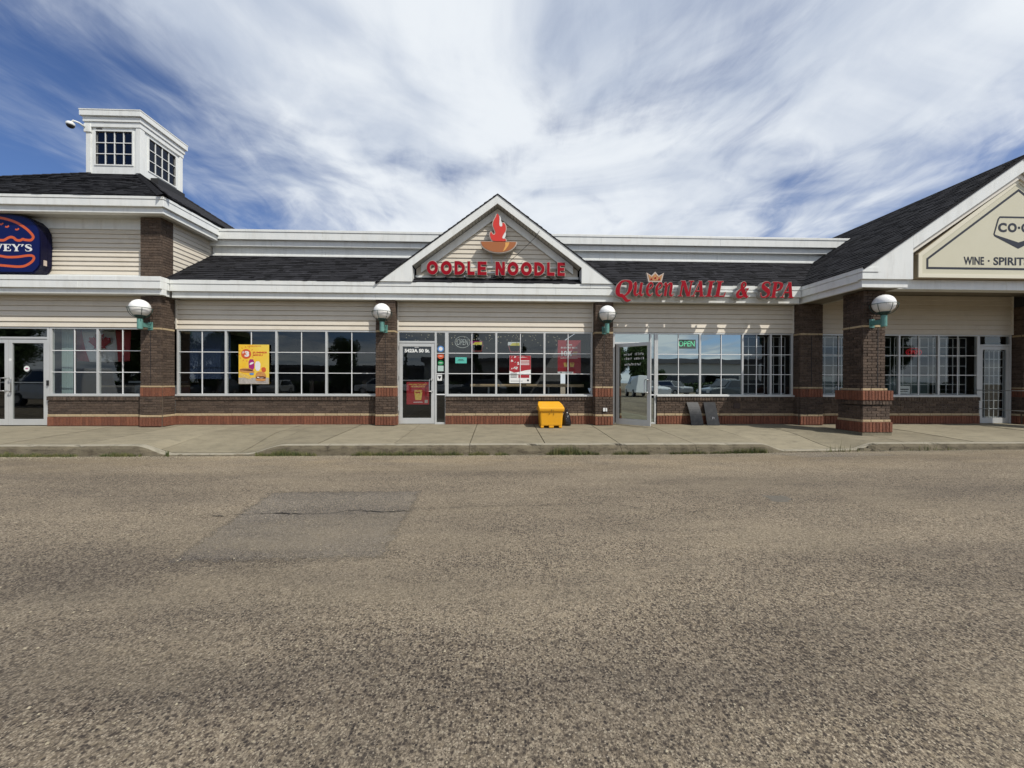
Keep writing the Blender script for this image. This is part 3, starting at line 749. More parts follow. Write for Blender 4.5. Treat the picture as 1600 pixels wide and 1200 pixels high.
shingle_roof(rest, 'roof_slope', [(e_l, e_b, ez), (e_l, e_f, ez), (CX0, CY0, cz), (CX0, CY1, cz)], rows_h=.3)
def hip_cap(p, q, parent):
    m = MB(); p, q = Vector(p), Vector(q); n = int((q-p).length/.2)
    d = (q-p)/n; side = d.cross(Vector((0, 0, 1))).normalized()*.12
    for k in range(n):
        a = p+d*k; b = a+d*1.1; z = Vector((0, 0, .035)); dn = Vector((0, 0, -.04)); l_ = Vector((0, 0, .012))
        m.poly([a+z+l_, b+z, b+side+dn, a+side+dn+l_]); m.poly([b+z, a+z+l_, a-side+dn+l_, b-side+dn])
    o = wbuild(m, 'hip_cap', SHINGLE, parent); o['kind'] = 'stuff'
hip_cap((e_r, e_f, ez), (CX1, CY0, cz), rest); hip_cap((e_r, e_b, ez), (CX1, CY1, cz+.1), rest); hip_cap((e_l, e_f, ez), (CX0, CY0, cz), rest)
WB('roof_vent', BLACK, rest, (CX1+.03, CX1+.28, 3.25, 4.35, 7.72, 7.99))
# cupola
zt = 9.62; m = MB()
def wall_hole(m, x0, x1, z0, z1, hx0, hx1, hz0, hz1, f):
    for a, b, c, d in ((x0, hx0, z0, z1), (hx1, x1, z0, z1), (hx0, hx1, z0, hz0), (hx0, hx1, hz1, z1)): f(m, a, b, c, d)
def front(m, a, b, c, d): m.box(a, b, CY0, CY0+.08, c, d)
def side(m, a, b, c, d): m.box(CX1-.08, CX1, a, b, c, d)
wall_hole(m, CX0, CX1, 7.2, zt, -13.22, -12.06, 8.22, 9.30, front)
wall_hole(m, CY0+.08, CY1, 7.2, zt, 3.22, 4.28, 8.22, 9.30, side)
m.box(CX0, CX0+.08, CY0+.08, CY1, 7.2, zt); m.box(CX0+.08, CX1-.08, CY1-.08, CY1, 7.2, zt)
cup = wbuild(m, 'cupola', WHITE, rest)
q = MB(); q.box(CX0+.3, CX1-.3, CY0+.35, CY1-.3, 7.3, zt); q.build('dark_interior', BLACK, cup)
for bx_ in ((CX0-.015, -13.36, CY0-.03, CY0-.001, 7.94, 9.419), (-11.93, CX1+.03, CY0-.03, CY0-.001, 7.94, 9.419), (CX1+.001, CX1+.03, CY0, CY0+.14, 7.6, 9.419), (CX1+.001, CX1+.03, CY1-.12, CY1+.02, 7.6, 9.419)):
    q = MB(); q.box(*bx_); q.build('corner_board', WHITE, cup, bevel=.004)
q = MB(); zc_ = 9.42
for o_, a, b in ((.045, zc_, 9.58), (.075, 9.58, 9.74), (.13, 9.742, 9.91), (.14, 9.912, 9.95)): q.box(CX0-o_, CX1+o_, CY0-o_, CY1+o_, a, b)
q.build('cornice', WHITE, cup, bevel=.005)
q = MB(); ap = ((CX0+CX1)/2, (CY0+CY1)/2, 10.52); cs = [(CX0-.14, CY0-.14, 9.95), (CX1+.14, CY0-.14, 9.95), (CX1+.14, CY1+.14, 9.95), (CX0-.14, CY1+.14, 9.95)]
for k in range(4): q.poly([cs[k], cs[(k+1) % 4], ap])
q.build('cupola_roof', SHINGLE, cup)
q = MB()
q.box(-13.26, -13.22, CY0-.02, CY0+.03, 8.18, 9.34); q.box(-12.06, -12.02, CY0-.02, CY0+.03, 8.18, 9.34); q.box(-13.22, -12.06, CY0-.02, CY0+.03, 8.18, 8.22); q.box(-13.22, -12.06, CY0-.02, CY0+.03, 9.30, 9.34)
q.box(CX1-.03, CX1+.02, 3.18, 3.22, 8.18, 9.34); q.box(CX1-.03, CX1+.02, 4.28, 4.32, 8.18, 9.34); q.box(CX1-.03, CX1+.02, 3.22, 4.28, 8.18, 8.22); q.box(CX1-.03, CX1+.02, 3.22, 4.28, 9.30, 9.34)
for i in (1, 2, 3):
    x = -13.22+1.16*i/4; q.box(x-.012, x+.012, CY0+.005, CY0+.03, 8.22, 9.30); y = 3.22+1.06*i/4; q.box(CX1-.03, CX1-.005, y-.012, y+.012, 8.22, 9.30)
for k in (1, 2):
    z = 8.22+1.08*k/3; q.box(-13.22, -12.06, CY0+.006, CY0+.029, z-.012, z+.012); q.box(CX1-.029, CX1-.006, 3.22, 4.28, z-.012, z+.012)
q.build('window_frame', WHITE, cup)
for i in range(4):
    for k in range(3):
        z = 8.22+.36*k; x = -13.22+.29*i; y = 3.22+.265*i
        g = MB(); g.box(x+.012, x+.278, CY0+.034, CY0+.040, z+.012, z+.348); g.build('pane', DGLASS, cup)
        g = MB(); g.box(CX1-.040, CX1-.034, y+.012, y+.253, z+.012, z+.348); g.build('pane', DGLASS, cup)
B('vent_tag', BLACK, None, (-13.19, -13.02, CY0-.025, CY0-.002, 9.36, 9.385), label='tiny dark tag above the front window of the cupola', cat='tag')

# --- middle shingle roof, parapet cornice
shingle_roof(row, 'roof_slope', [(-8.34, -.315, 3.655), (9.6, -.315, 3.655), (9.6, 1.30, 4.78), (-8.34, 1.30, 4.78)])
JP = (-5.1, -1.2, 3.0, 6.6)
band_x(row, 'parapet_wall', -8.33, 12, 1.30, 1.42, 4.70, 5.04, JP)
band_x(row, 'parapet_lower_board', -8.36, 12, 1.20, 1.33, 5.03, 5.195, (-6.6, -2.6, 4.4, 8.1))
band_x(row, 'parapet_board', -8.36, 12, 1.12, 1.34, 5.197, 5.41, JP)
band_x(row, 'parapet_cap', -8.36, 12, 1.105, 1.6, 5.412, 5.48, (-6.0, -2.0, 4.2, 7.4))
WB('roof_flashing', WHITE, row, (-8.33, 12, 1.27, 1.299, 4.765, 4.80))
# main gable dormer
gx, gw, gzb, gza, gs = -.05, 3.02, 3.655, 5.91, (5.91-3.655)/3.02
m = MB(); yi, yo = -.06, -.345
def rake(sgn, yf, yb, z_off_top, thick, xin):
    top = lambda x: gza-z_off_top-gs*abs(x-gx); X = lambda t: gx+sgn*t
    pts = [(X(0), top(gx)), (X(0), top(gx)-thick), (X(xin), top(X(xin))-thick), (X(xin), top(X(xin)))]
    m_ = MB(); pts = pts if sgn < 0 else pts[::-1]; m_.xz(pts, yf, yb); return m_
for sg in (-1, 1):
    wbuild(rake(sg, yo, yo+.03, .0, .24, 2.16), 'rake_board', WHITE, row)
    tri = [(gx+sg*2.1601, gzb), (gx+sg*2.1601, gza-gs*2.16), (gx+sg*gw, gzb)]
    if sg > 0: tri = tri[::-1]
    m = MB(); m.xz(tri[::-1] if sg > 0 else tri[::-1], yo, yo+.03); wbuild(m, 'rake_infill', WHITE, row)
    WB('gable_return', WHITE, row, (min(gx+sg*2.16, gx+sg*2.185), max(gx+sg*2.16, gx+sg*2.185), yo+.031, -.04, gzb+.005, gza-gs*2.185-.24))
    # ribbed soffit strips between rake and inner wall
    n_ = 26
    for i in range(n_):
        t0 = 2.15*i/n_; t1 = 2.15*(i+1)/n_-.008; zz = lambda t: gza-.245-gs*t
        m = MB(); pl = [(gx+sg*t0, yo+.03, zz(t0)), (gx+sg*t1, yo+.03, zz(t1)), (gx+sg*t1, -.03, zz(t1)), (gx+sg*t0, -.03, zz(t0))]
        m.prism(pl if sg < 0 else pl[::-1], (0, 0, .02)); wbuild(m, 'soffit_strip', SOFFIT, row)
    wbuild(rake(sg, -.10, -.06, .262, .215, 1.985), 'inner_trim', SOFFIT if 0 else WHITE, row)
    # gable roof planes behind the rake
    ov = .05; pl = [(gx+sg*(gw+.06), -.36, gzb-.045), (gx, -.36, gza+.004)]
    a, b = Vector(pl[0]), Vector(pl[1]); c, d = b+Vector((0, 3.2, 0)), a+Vector((0, 3.2, 0))
    cs_ = [d, a, b, c] if sg < 0 else [a, d, c, b]
    cs_ = [p for p in cs_]
    # order: bottom-left, bottom-right, top-right, top-left seen from outside
    shingle_roof(row, 'gable_roof_slope', cs_, deckth=.012)
# gable wall siding
def gable_boards(parent, cx, half, z0, apex, slope, y, h, lab='siding_board'):
    n = int((apex-z0)/h)
    for k in range(n):
        a = z0+k*h; b = min(a+h, apex); wa = (apex-a)/slope; wb = max(0.01, (apex-b)/slope); wa = min(wa, half); wb = min(wb, half)
        m = MB(); y_ = y
        f = [(cx-wa, y_-.014, a+.004), (cx+wa, y_-.014, a+.004), (cx+wb, y_+.004, b-.005), (cx-wb, y_+.004, b-.005)]
        m.prism(f, (0, .02, 0)); wbuild(m, lab, SIDING, parent)
gable_boards(row, gx, 2.1, 3.89, 5.50, gs, -.045, .118)
m = MB(); m.xz([(gx-2.12, 3.73), (gx+2.12, 3.73), (gx+2.12, 4.07), (gx, 5.62), (gx-2.12, 4.07)], -.025, .05); wbuild(m, 'gable_wall', SIDING, row)
WB('bottom_trim', WHITE, row, (gx-2.13, gx+2.13, -.085, -.03, 3.73, 3.885))
WB('drip_trim', WHITE, row, (gx-2.13, gx+2.13, -.12, -.086, 3.75, 3.775))
WB('gap_shade_strip', BLACK, row, (gx-2.15, gx+2.15, -.07, .04, 3.60, 3.728), (gx-2.15, gx+2.15, -.31, -.071, 3.651, 3.662))  # black strip stands in for the shade in the gap below the gable wall

# --- right building
RX, RZ, EX, EZ, YF = 11.62, 6.17, 7.94, 3.65, -2.0
rs = (RZ-EZ)/(RX-EX)
shingle_roof(liq, 'roof_slope', [(EX-.02, 5.2, EZ), (EX-.02, YF-.03, EZ), (RX, YF-.03, RZ+.014), (RX, 5.2, RZ+.014)])
shingle_roof(liq, 'roof_slope', [(2*RX-EX, YF-.03, EZ), (2*RX-EX, 5.2, EZ), (RX, 5.2, RZ+.014), (RX, YF-.03, RZ+.014)], rows_h=.3)
for sg in (-1, 1):
    X = lambda x: RX+sg*(RX-x)*-1 if sg > 0 else x
    mir = (lambda p: [(2*RX-x, z) for x, z in p][::-1]) if sg > 0 else (lambda p: p)
    m = MB(); m.xz(mir([(9.09, RZ-rs*(RX-9.09)-.36), (RX, RZ-.36), (RX, RZ), (9.09, RZ-rs*(RX-9.09))]), YF, YF+.04); wbuild(m, 'rake_board', WHITE, liq)
    m = MB(); m.xz(mir([(8.35, 3.545), (9.088, 3.40), (9.088, RZ-rs*(RX-9.088)), (EX+.06, RZ-rs*(RX-EX-.06)), (EX+.06, 3.545)]), YF+.001, YF+.04); wbuild(m, 'rake_infill', WHITE, liq)
    m = MB(); m.xz(mir([(9.13, RZ-rs*(RX-9.13)-.48), (RX, RZ-.48), (RX, RZ-.37), (9.13, RZ-rs*(RX-9.13)-.37)]), YF+.06, YF+.12); wbuild(m, 'inner_trim', TRIM, liq)
    m = MB(); m.xz(mir([(9.13, RZ-rs*(RX-9.13)-.37), (RX, RZ-.37), (RX, RZ-.35), (9.13, RZ-rs*(RX-9.13)-.35)]), YF+.04, YF+.5); wbuild(m, 'soffit', SOFFIT, liq)
def mirx(a, b): return (2*RX-b, 2*RX-a)
for xa, xb in ((EX, 9.09), mirx(EX, 9.09)):
    WB('fascia_board', WHITE, liq, (xa, xb, YF+.0015, YF+.12, 3.395, 3.542), bevel=.004)
    WB('fascia_lower_board', WHITE, liq, (xa+.04, xb-.06, YF+.055, YF+.12, 3.225, 3.392), bevel=.004)
WB('fascia_cap', WHITE, liq, (EX-.012, 8.30, YF-.012, YF+.12, 3.545, 3.65), bevel=.004)
# return along the left side
WB('fascia_cap', WHITE, liq, (EX-.012, EX+.1, YF+.121, -.10, 3.545, 3.648), bevel=.004)
WB('fascia_board', WHITE, liq, (EX, EX+.1, YF+.121, -.10, 3.367, 3.542), bevel=.004)
WB('fascia_lower_board', WHITE, liq, (EX+.05, EX+.12, YF+.121, -.10, 3.215, 3.364), bevel=.004)
WB('tympanum_wall', SIDING, liq, (9.05, 14.2, -1.70, -1.6, 3.45, 4.0))
m = MB(); m.xz([(9.05, 4.0), (14.2, 4.0), (RX, 5.75)], -1.70, -1.60); wbuild(m, 'tympanum_wall', SIDING, liq)
WB('beam', WHITE, liq, (8.6, 11.6, -1.74, -1.50, 3.245, 3.46), (11.603, 15.3, -1.74, -1.50, 3.245, 3.46), bevel=.004)
WB('porch_ceiling', CEIL, liq, (8.02, 15.3, -1.5, .15, 3.53, 3.56), (8.0, 8.95, -1.94, -1.5, 3.24, 3.26), (8.06, 8.64, -1.5, .15, 3.228, 3.25))
WB('cross_beam', SOFFIT, liq, (8.64, 8.78, -1.5, .02, 3.235, 3.53), (14.22, 14.8, -1.5, -.22, 3.225, 3.53))

fascia3(liq, 15.30, 24, -.30)  # unseen continuation of the building, added to keep sky light out of the porch
WB('porch_ceiling', CEIL, liq, (15.303, 24, -.06, .15, 3.215, 3.235)); WB('wall', SIDING, liq, (14.85, 24, .0, .15, 0, 3.21))
WB('column', INT, liq, (14.45, 15.0, -1.65, -1.13, -.1, 3.22)); WB('unseen_side_fascia', WHITE, liq, (15.2, 15.3, -1.85, -.31, 3.21, 3.65))  # out-of-view column and fascia, added to block light from the right
shingle_roof(liq, 'roof_slope', [(15.2, -.315, 3.655), (24, -.315, 3.655), (24, 1.30, 4.78), (15.2, 1.30, 4.78)], rows_h=.3)

# ------------------------------------------------------------------ wall lamps
def lamp(x, y, label, wall_y, dx=0):
    t = thing('wall_lamp', label, 'lamp', 'globe lamps on the brick pilasters', (x, y, 2.86))
    m = MB(); R_ = .205; m.lathe((0, 0, 0), [(R_*sin(pi*k/16), -R_*cos(pi*k/16)) for k in range(1, 17)], 32); m.build('globe', GLOBE, t, smooth=True)
    m = MB(); r = .238; ring_ = [(r*cos(2*pi*k/32), r*sin(2*pi*k/32), -.005) for k in range(33)]; m.tube(ring_, .0065, 6, cap=False)
    for q in range(6):
        an = q*pi/3+.35; arc = [(r*cos(an)*cos(t_), r*sin(an)*cos(t_), -.005-.235*sin(t_)) for t_ in [pi/2*k/10*.92 for k in range(11)]]; m.tube(arc, .0065, 6)
    m.build('cage', DGREEN, t, smooth=True)
    m = MB(); m.lathe((0, 0, 0), [(.0, -.15), (.10, -.163), (.115, -.175), (.085, -.215), (.06, -.235), (.058, -.25), (0, -.25)], 20); m.build('collar', DGREEN, t, smooth=True)
    m = MB(); m.lathe((0, 0, 0), [(0, -.245), (.054, -.245), (.056, -.25), (.056, -.485), (.052, -.50), (0, -.50)], 20); m.build('post', GREEN, t, smooth=False)
    m = MB(); d = wall_y-y; m.box(-.025, .025, .03, d-.012, -.44, -.33); m.build('bracket', GREEN, t, bevel=.006)
    m = MB(); m.box(-.06, .06, d-.014, d+.001, -.49, -.29); m.build('wall_plate', GREEN, t, bevel=.006)
lamp(-8.58, -.68, 'white globe lamp in green cage on the tower corner pilaster', -.40)
lamp(-2.92, -.48, 'white globe lamp in green cage left of the door marked 5423A', -.20)
lamp(2.735, -.48, 'white globe lamp in green cage just below the Q of the nail salon sign', -.20)
lamp(8.50, -1.93, 'white globe lamp in green cage on the freestanding column', -1.65)

# ------------------------------------------------------------------ lettering helpers
_fc = [0]
def text_mesh(s, offset=0.0, shear=0.0, res=4):
    c = bpy.data.curves.new('txt', 'FONT'); c.body = s; c.size = 1; c.offset = offset; c.shear = shear; c.resolution_u = res; c.fill_mode = 'FRONT'
    c.extrude = 0; o = bpy.data.objects.new('txt', c); COL.objects.link(o)
    me = bpy.data.meshes.new_from_object(o); bpy.data.objects.remove(o); bpy.data.curves.remove(c)
    return me
def text_in(name, s, x0, x1, z0, z1, y, depth, mtl, parent=None, offset=.02, shear=0, side_mat=None, mat_side=None, keep=False):
    """flat or raised lettering fitted into the box x0..x1, z0..z1 on the plane y facing -y"""
    me = text_mesh(s, offset, shear)
    xs = [v_.co.x for v_ in me.vertices]; ys = [v_.co.y for v_ in me.vertices]
    ax, bx, ay, by = min(xs), max(xs), min(ys), max(ys)
    sx = (x1-x0)/(bx-ax); sz = (z1-z0)/(by-ay)
    if keep: sx = min(sx, sz*1.0); sz = sx
    import bmesh as _b
    bm = _b.new(); bm.from_mesh(me); bpy.data.meshes.remove(me)
    for v_ in bm.verts: v_.co = Vector((x0+(v_.co.x-ax)*sx, y, z0+(v_.co.y-ay)*sz))
    _b.ops.remove_doubles(bm, verts=bm.verts, dist=1e-5)
    for f in bm.faces:
        f.normal_update()
        if f.normal.y > 0: f.normal_flip()
        f.material_index = 0; f.smooth = False
    if depth > 0:
        fs = list(bm.faces); r = _b.ops.extrude_face_region(bm, geom=fs)
        nv = [g for g in r['geom'] if isinstance(g, _b.types.BMVert)]
        for v_ in nv: v_.co.y -= 0
        oldv = set(v_ for f in fs if f.is_valid for v_ in f.verts)
        for v_ in nv: pass
        # new region becomes the front; push original back
        for v_ in bm.verts:
            if v_ not in nv: v_.co.y += depth
        for f in bm.faces:
            f.normal_update()
            if abs(f.normal.y) < .7: f.material_index = 1
    for f in bm.faces: f.smooth = False
    for e_ in bm.edges: e_.smooth = False
    o_me = bpy.data.meshes.new(name); bm.to_mesh(o_me); bm.free()
    o_me.materials.append(mtl); o_me.materials.append(mat_side or mtl)
    o = link(name, o_me, parent)
    if parent is not None: o.location = -Vector(parent.location)
    return o
def wpart(m, name, mats, parent, **k): o = m.build(name, mats, parent, **k); o.location = -Vector(parent.location); return o

# bowl and flame
t = thing('bowl_flame_sign', 'red flame rising from orange noodle bowl sign in the gable peak', 'sign', loc=(0, -.42, 4.3))
fx = lambda a: (700+a/10-780)/600*9.88; fz = lambda b: 1.10+(597.6-(320+b/10))/600*9.88+.02
flame = [(700, 580), (668, 545), (652, 490), (655, 450), (668, 432), (680, 455), (700, 480), (722, 480), (737, 455), (735, 425), (715, 385), (697, 335), (702, 280), (722, 232), (748, 190), (760, 148), (778, 160), (793, 190), (797, 240), (793, 320), (812, 348), (838, 320), (845, 290), (872, 296), (893, 330), (900, 385), (888, 430), (862, 470), (845, 510), (845, 535), (870, 540), (892, 545), (903, 562), (895, 580)]
def smooth_poly(p, it=1):
    for _ in range(it):
        q = []
        for i in range(len(p)):
            a, b = p[i], p[(i+1) % len(p)]; q += [(a[0]*.75+b[0]*.25, a[1]*.75+b[1]*.25), (a[0]*.25+b[0]*.75, a[1]*.25+b[1]*.75)]
        p = q
    return p
fl = smooth_poly(flame); cxf = sum(a for a, b in fl)/len(fl); czf = sum(b for a, b in fl)/len(fl)
def ccw(p):
    s = sum(p[i][0]*p[(i+1) % len(p)][1]-p[(i+1) % len(p)][0]*p[i][1] for i in range(len(p))); return p if s > 0 else p[::-1]
def grow(p, d):
    p = ccw(p); out_ = []
    for i in range(len(p)):
        a, b, c = Vector(p[i-1]), Vector(p[i]), Vector(p[(i+1) % len(p)])
        n1 = (b-a).normalized(); n2 = (c-b).normalized(); n = Vector((n1.y+n2.y, -(n1.x+n2.x)))
        if n.length > 1e-6: n.normalize()
        out_.append((b.x+n.x*d, b.y+n.y*d))
    return out_
fw_ = ccw([(fx(a), fz(b)) for a, b in fl])
m = MB(); m.xz(grow(fw_, .022), -.255, -.15, 0, 1); wpart(m, 'flame_edge', [PALE, RETURN], t)
m = MB(); m.xz(fw_, -.262, -.2552); wpart(m, 'flame', LRED, t)
# pale highlights of the flame
for hl in ([(800, 170), (818, 215), (828, 275), (842, 300), (842, 345), (815, 352), (795, 330), (800, 250)], [(893, 430), (902, 470), (892, 500), (878, 540), (845, 535), (845, 505), (868, 470)]):
    m = MB(); m.xz(ccw([(fx(a), fz(b)) for a, b in smooth_poly(hl)]), -.2635, -.2625); wpart(m, 'flame_highlight', WPRINT, t)
def arc_pts(cx, cz, rx, rz, n=24): return [(cx-rx*cos(pi*k/n), cz-rz*sin(pi*k/n)) for k in range(n+1)]
bx0, bx1 = fx(505), fx(1065); bz = fz(588); bc = (bx0+bx1)/2; br = (bx1-bx0)/2; bh = fz(588)-fz(750)
m = MB(); m.xz(arc_pts(bc, bz+.012, br+.02, bh+.035), -.255, -.13, 0, 1); wpart(m, 'bowl_edge', [PALE, RETURN], t)
m = MB(); m.xz(arc_pts(bc, bz, br-.012, bh), -.262, -.2552); wpart(m, 'bowl', BOWL, t)
m = MB(); m.xz(ccw([(fx(a), fz(b)) for a, b in [(890, 598), (955, 598), (935, 650), (890, 710), (850, 742), (870, 700), (890, 650)]]), -.2635, -.2625); wpart(m, 'bowl_highlight', BOWL2, t)
m = MB(); m.tube([(bc-.2, -.16, bz-bh), (bc-.17, -.15, bz-bh-.26)], .008, 6); m.tube([(bc+.22, -.16, bz-bh), (bc+.1, -.15, bz-bh-.26)], .008, 6); wpart(m, 'support_rod', STEEL, t)
m = MB(); m.tube([(1.02, -.37, 4.98), (.9, -.36, 4.8), (.62, -.30, 4.54), (.3, -.28, 4.25), (.16, -.28, 4.08), (.1, -.27, 3.95)], .006, 6)
m.build('sign_cable', BLACK, None, label='thin black cable slanting across the gable face to the lettering', cat='cable')

# stroke letters for the serif signs -------------------------------------------------
def ribbon(pts, n=6):
    """Catmull-Rom through (x,z,w) -> outline polygons as quads"""
    P = [pts[0]]+list(pts)+[pts[-1]]; out_ = []
    for i in range(1, len(P)-2):
        for k in range(n):
            t_ = k/n; r_ = []
            for c in range(3):
                a, b, c_, d = P[i-1][c], P[i][c], P[i+1][c], P[i+2][c]
                r_.append(.5*((2*b)+(-a+c_)*t_+(2*a-5*b+4*c_-d)*t_*t_+(-a+3*b-3*c_+d)*t_**3))
            out_.append(r_)
    out_.append(list(pts[-1]))
    L_, R_ = [], []
    for i, p in enumerate(out_):
        a = out_[max(0, i-1)]; b = out_[min(len(out_)-1, i+1)]; dx, dz = b[0]-a[0], b[1]-a[1]; l_ = sqrt(dx*dx+dz*dz) or 1
        nx, nz = -dz/l_, dx/l_; L_.append((p[0]+nx*p[2]/2, p[1]+nz*p[2]/2)); R_.append((p[0]-nx*p[2]/2, p[1]-nz*p[2]/2))
    return [[L_[i], R_[i], R_[i+1], L_[i+1]] for i in range(len(out_)-1)]
# OODLE NOODLE
def circ(cx, cz, rx, rz, w_, a0=0, a1=360, n=14): return [(cx+rx*cos(radians(a0+(a1-a0)*k/n)), cz+rz*sin(radians(a0+(a1-a0)*k/n)), w_) for k in range(n+1)]
GS = {
 'O': ribbon(circ(.5, .5, .36, .37, .27), 3),
 'D': [[(.04, 0), (.31, 0), (.31, 1), (.04, 1)]]+ribbon([(.15, .875, .25), (.42, .875, .25), (.64, .80, .26), (.80, .65, .27), (.845, .5, .27), (.80, .35, .27), (.64, .20, .26), (.42, .125, .25), (.15, .125, .25)], 4),
 'L': [[(.06, 0), (.38, 0), (.38, 1), (.06, 1)], [(.06, 0), (.98, 0), (.98, .25), (.06, .25)]],
 'E': [[(.06, 0), (.38, 0), (.38, 1), (.06, 1)], [(.06, 0), (.96, 0), (.96, .23), (.06, .23)], [(.06, .77), (.96, .77), (.96, 1), (.06, 1)], [(.06, .39), (.88, .39), (.88, .61), (.06, .61)]],
 'N': [[(.03, 0), (.30, 0), (.30, 1), (.03, 1)], [(.70, 0), (.97, 0), (.97, 1), (.70, 1)], [(.03, 1), (.62, 0), (.97, 0), (.38, 1)]]}
def sans(name, ch, xa, xb, za, zb, y, depth, mats, parent, g=0.0):
    m = MB()
    for k, pl in enumerate(GS[ch]):
        p = ccw([(xa+(xb-xa)*a, za+(zb-za)*b) for a, b in pl]); p = grow(p, g) if g else p
        m.xz(p, y+.0006*((k*7) % 11)/11*1.5, y+depth, 0, len(mats)-1)
    return wpart(m, name, mats, parent)
t = thing('channel_letter_sign', 'red raised letter sign reading OODLE NOODLE across the gable', 'sign', loc=(-.05, -.42, 3.8))
px = lambda p: (p-780)/600*9.86
boxes = [('O', 667, 684.5), ('O', 688.5, 706), ('D', 709.5, 726.5), ('L', 729.5, 741.5), ('E', 745, 760.5), ('N', 773.5, 789), ('O', 792.5, 810), ('O', 813.5, 831), ('D', 834, 851), ('L', 854, 867), ('E', 870.5, 883.5)]
for ch, a, b in boxes:
    sans('letter_edge', ch, px(a), px(b), 3.865, 4.21, -.255, .10, [PALE, RETURN], t, .016)
    sans('letter', ch, px(a), px(b), 3.865, 4.21, -.262, .006, [RED], t)
m = MB(); m.box(-1.55, 1.5, -.15, -.12, 4.09, 4.12); wpart(m, 'mounting_rail', WHITE, t)
m = MB(); m.box(-1.75, 1.6, -.15, -.13, 3.95, 3.98)
for x in (-1.4, -.9, .9, 1.35): m.box(x-.02, x+.02, -.17, -.06, 3.83, 3.88)
wpart(m, 'mounting_bracket', STEEL, t)
m = MB(); m.tube([(-.1, -.16, 3.84), (-.02, -.19, 3.78), (.06, -.19, 3.74), (.12, -.17, 3.80), (.02, -.15, 3.92), (.1, -.16, 4.0)], .008, 6)
m.box(-.22, -.08, -.22, -.16, 3.82, 3.88); m.tube([(.02, -.24, 3.85), (.02, -.16, 3.85)], .05, 10); wpart(m, 'cable_box', BLACK, t)
T_, t_n = .27, .09
def bar(x0, z0, x1, z1, w_): return [[(x0-w_/2, z0), (x0+w_/2, z0), (x1+w_/2, z1), (x1-w_/2, z1)]]
def serif(x, z, w_): return [[(x-w_/2, z), (x+w_/2, z), (x+w_/2, z+.07), (x-w_/2, z+.07)]]
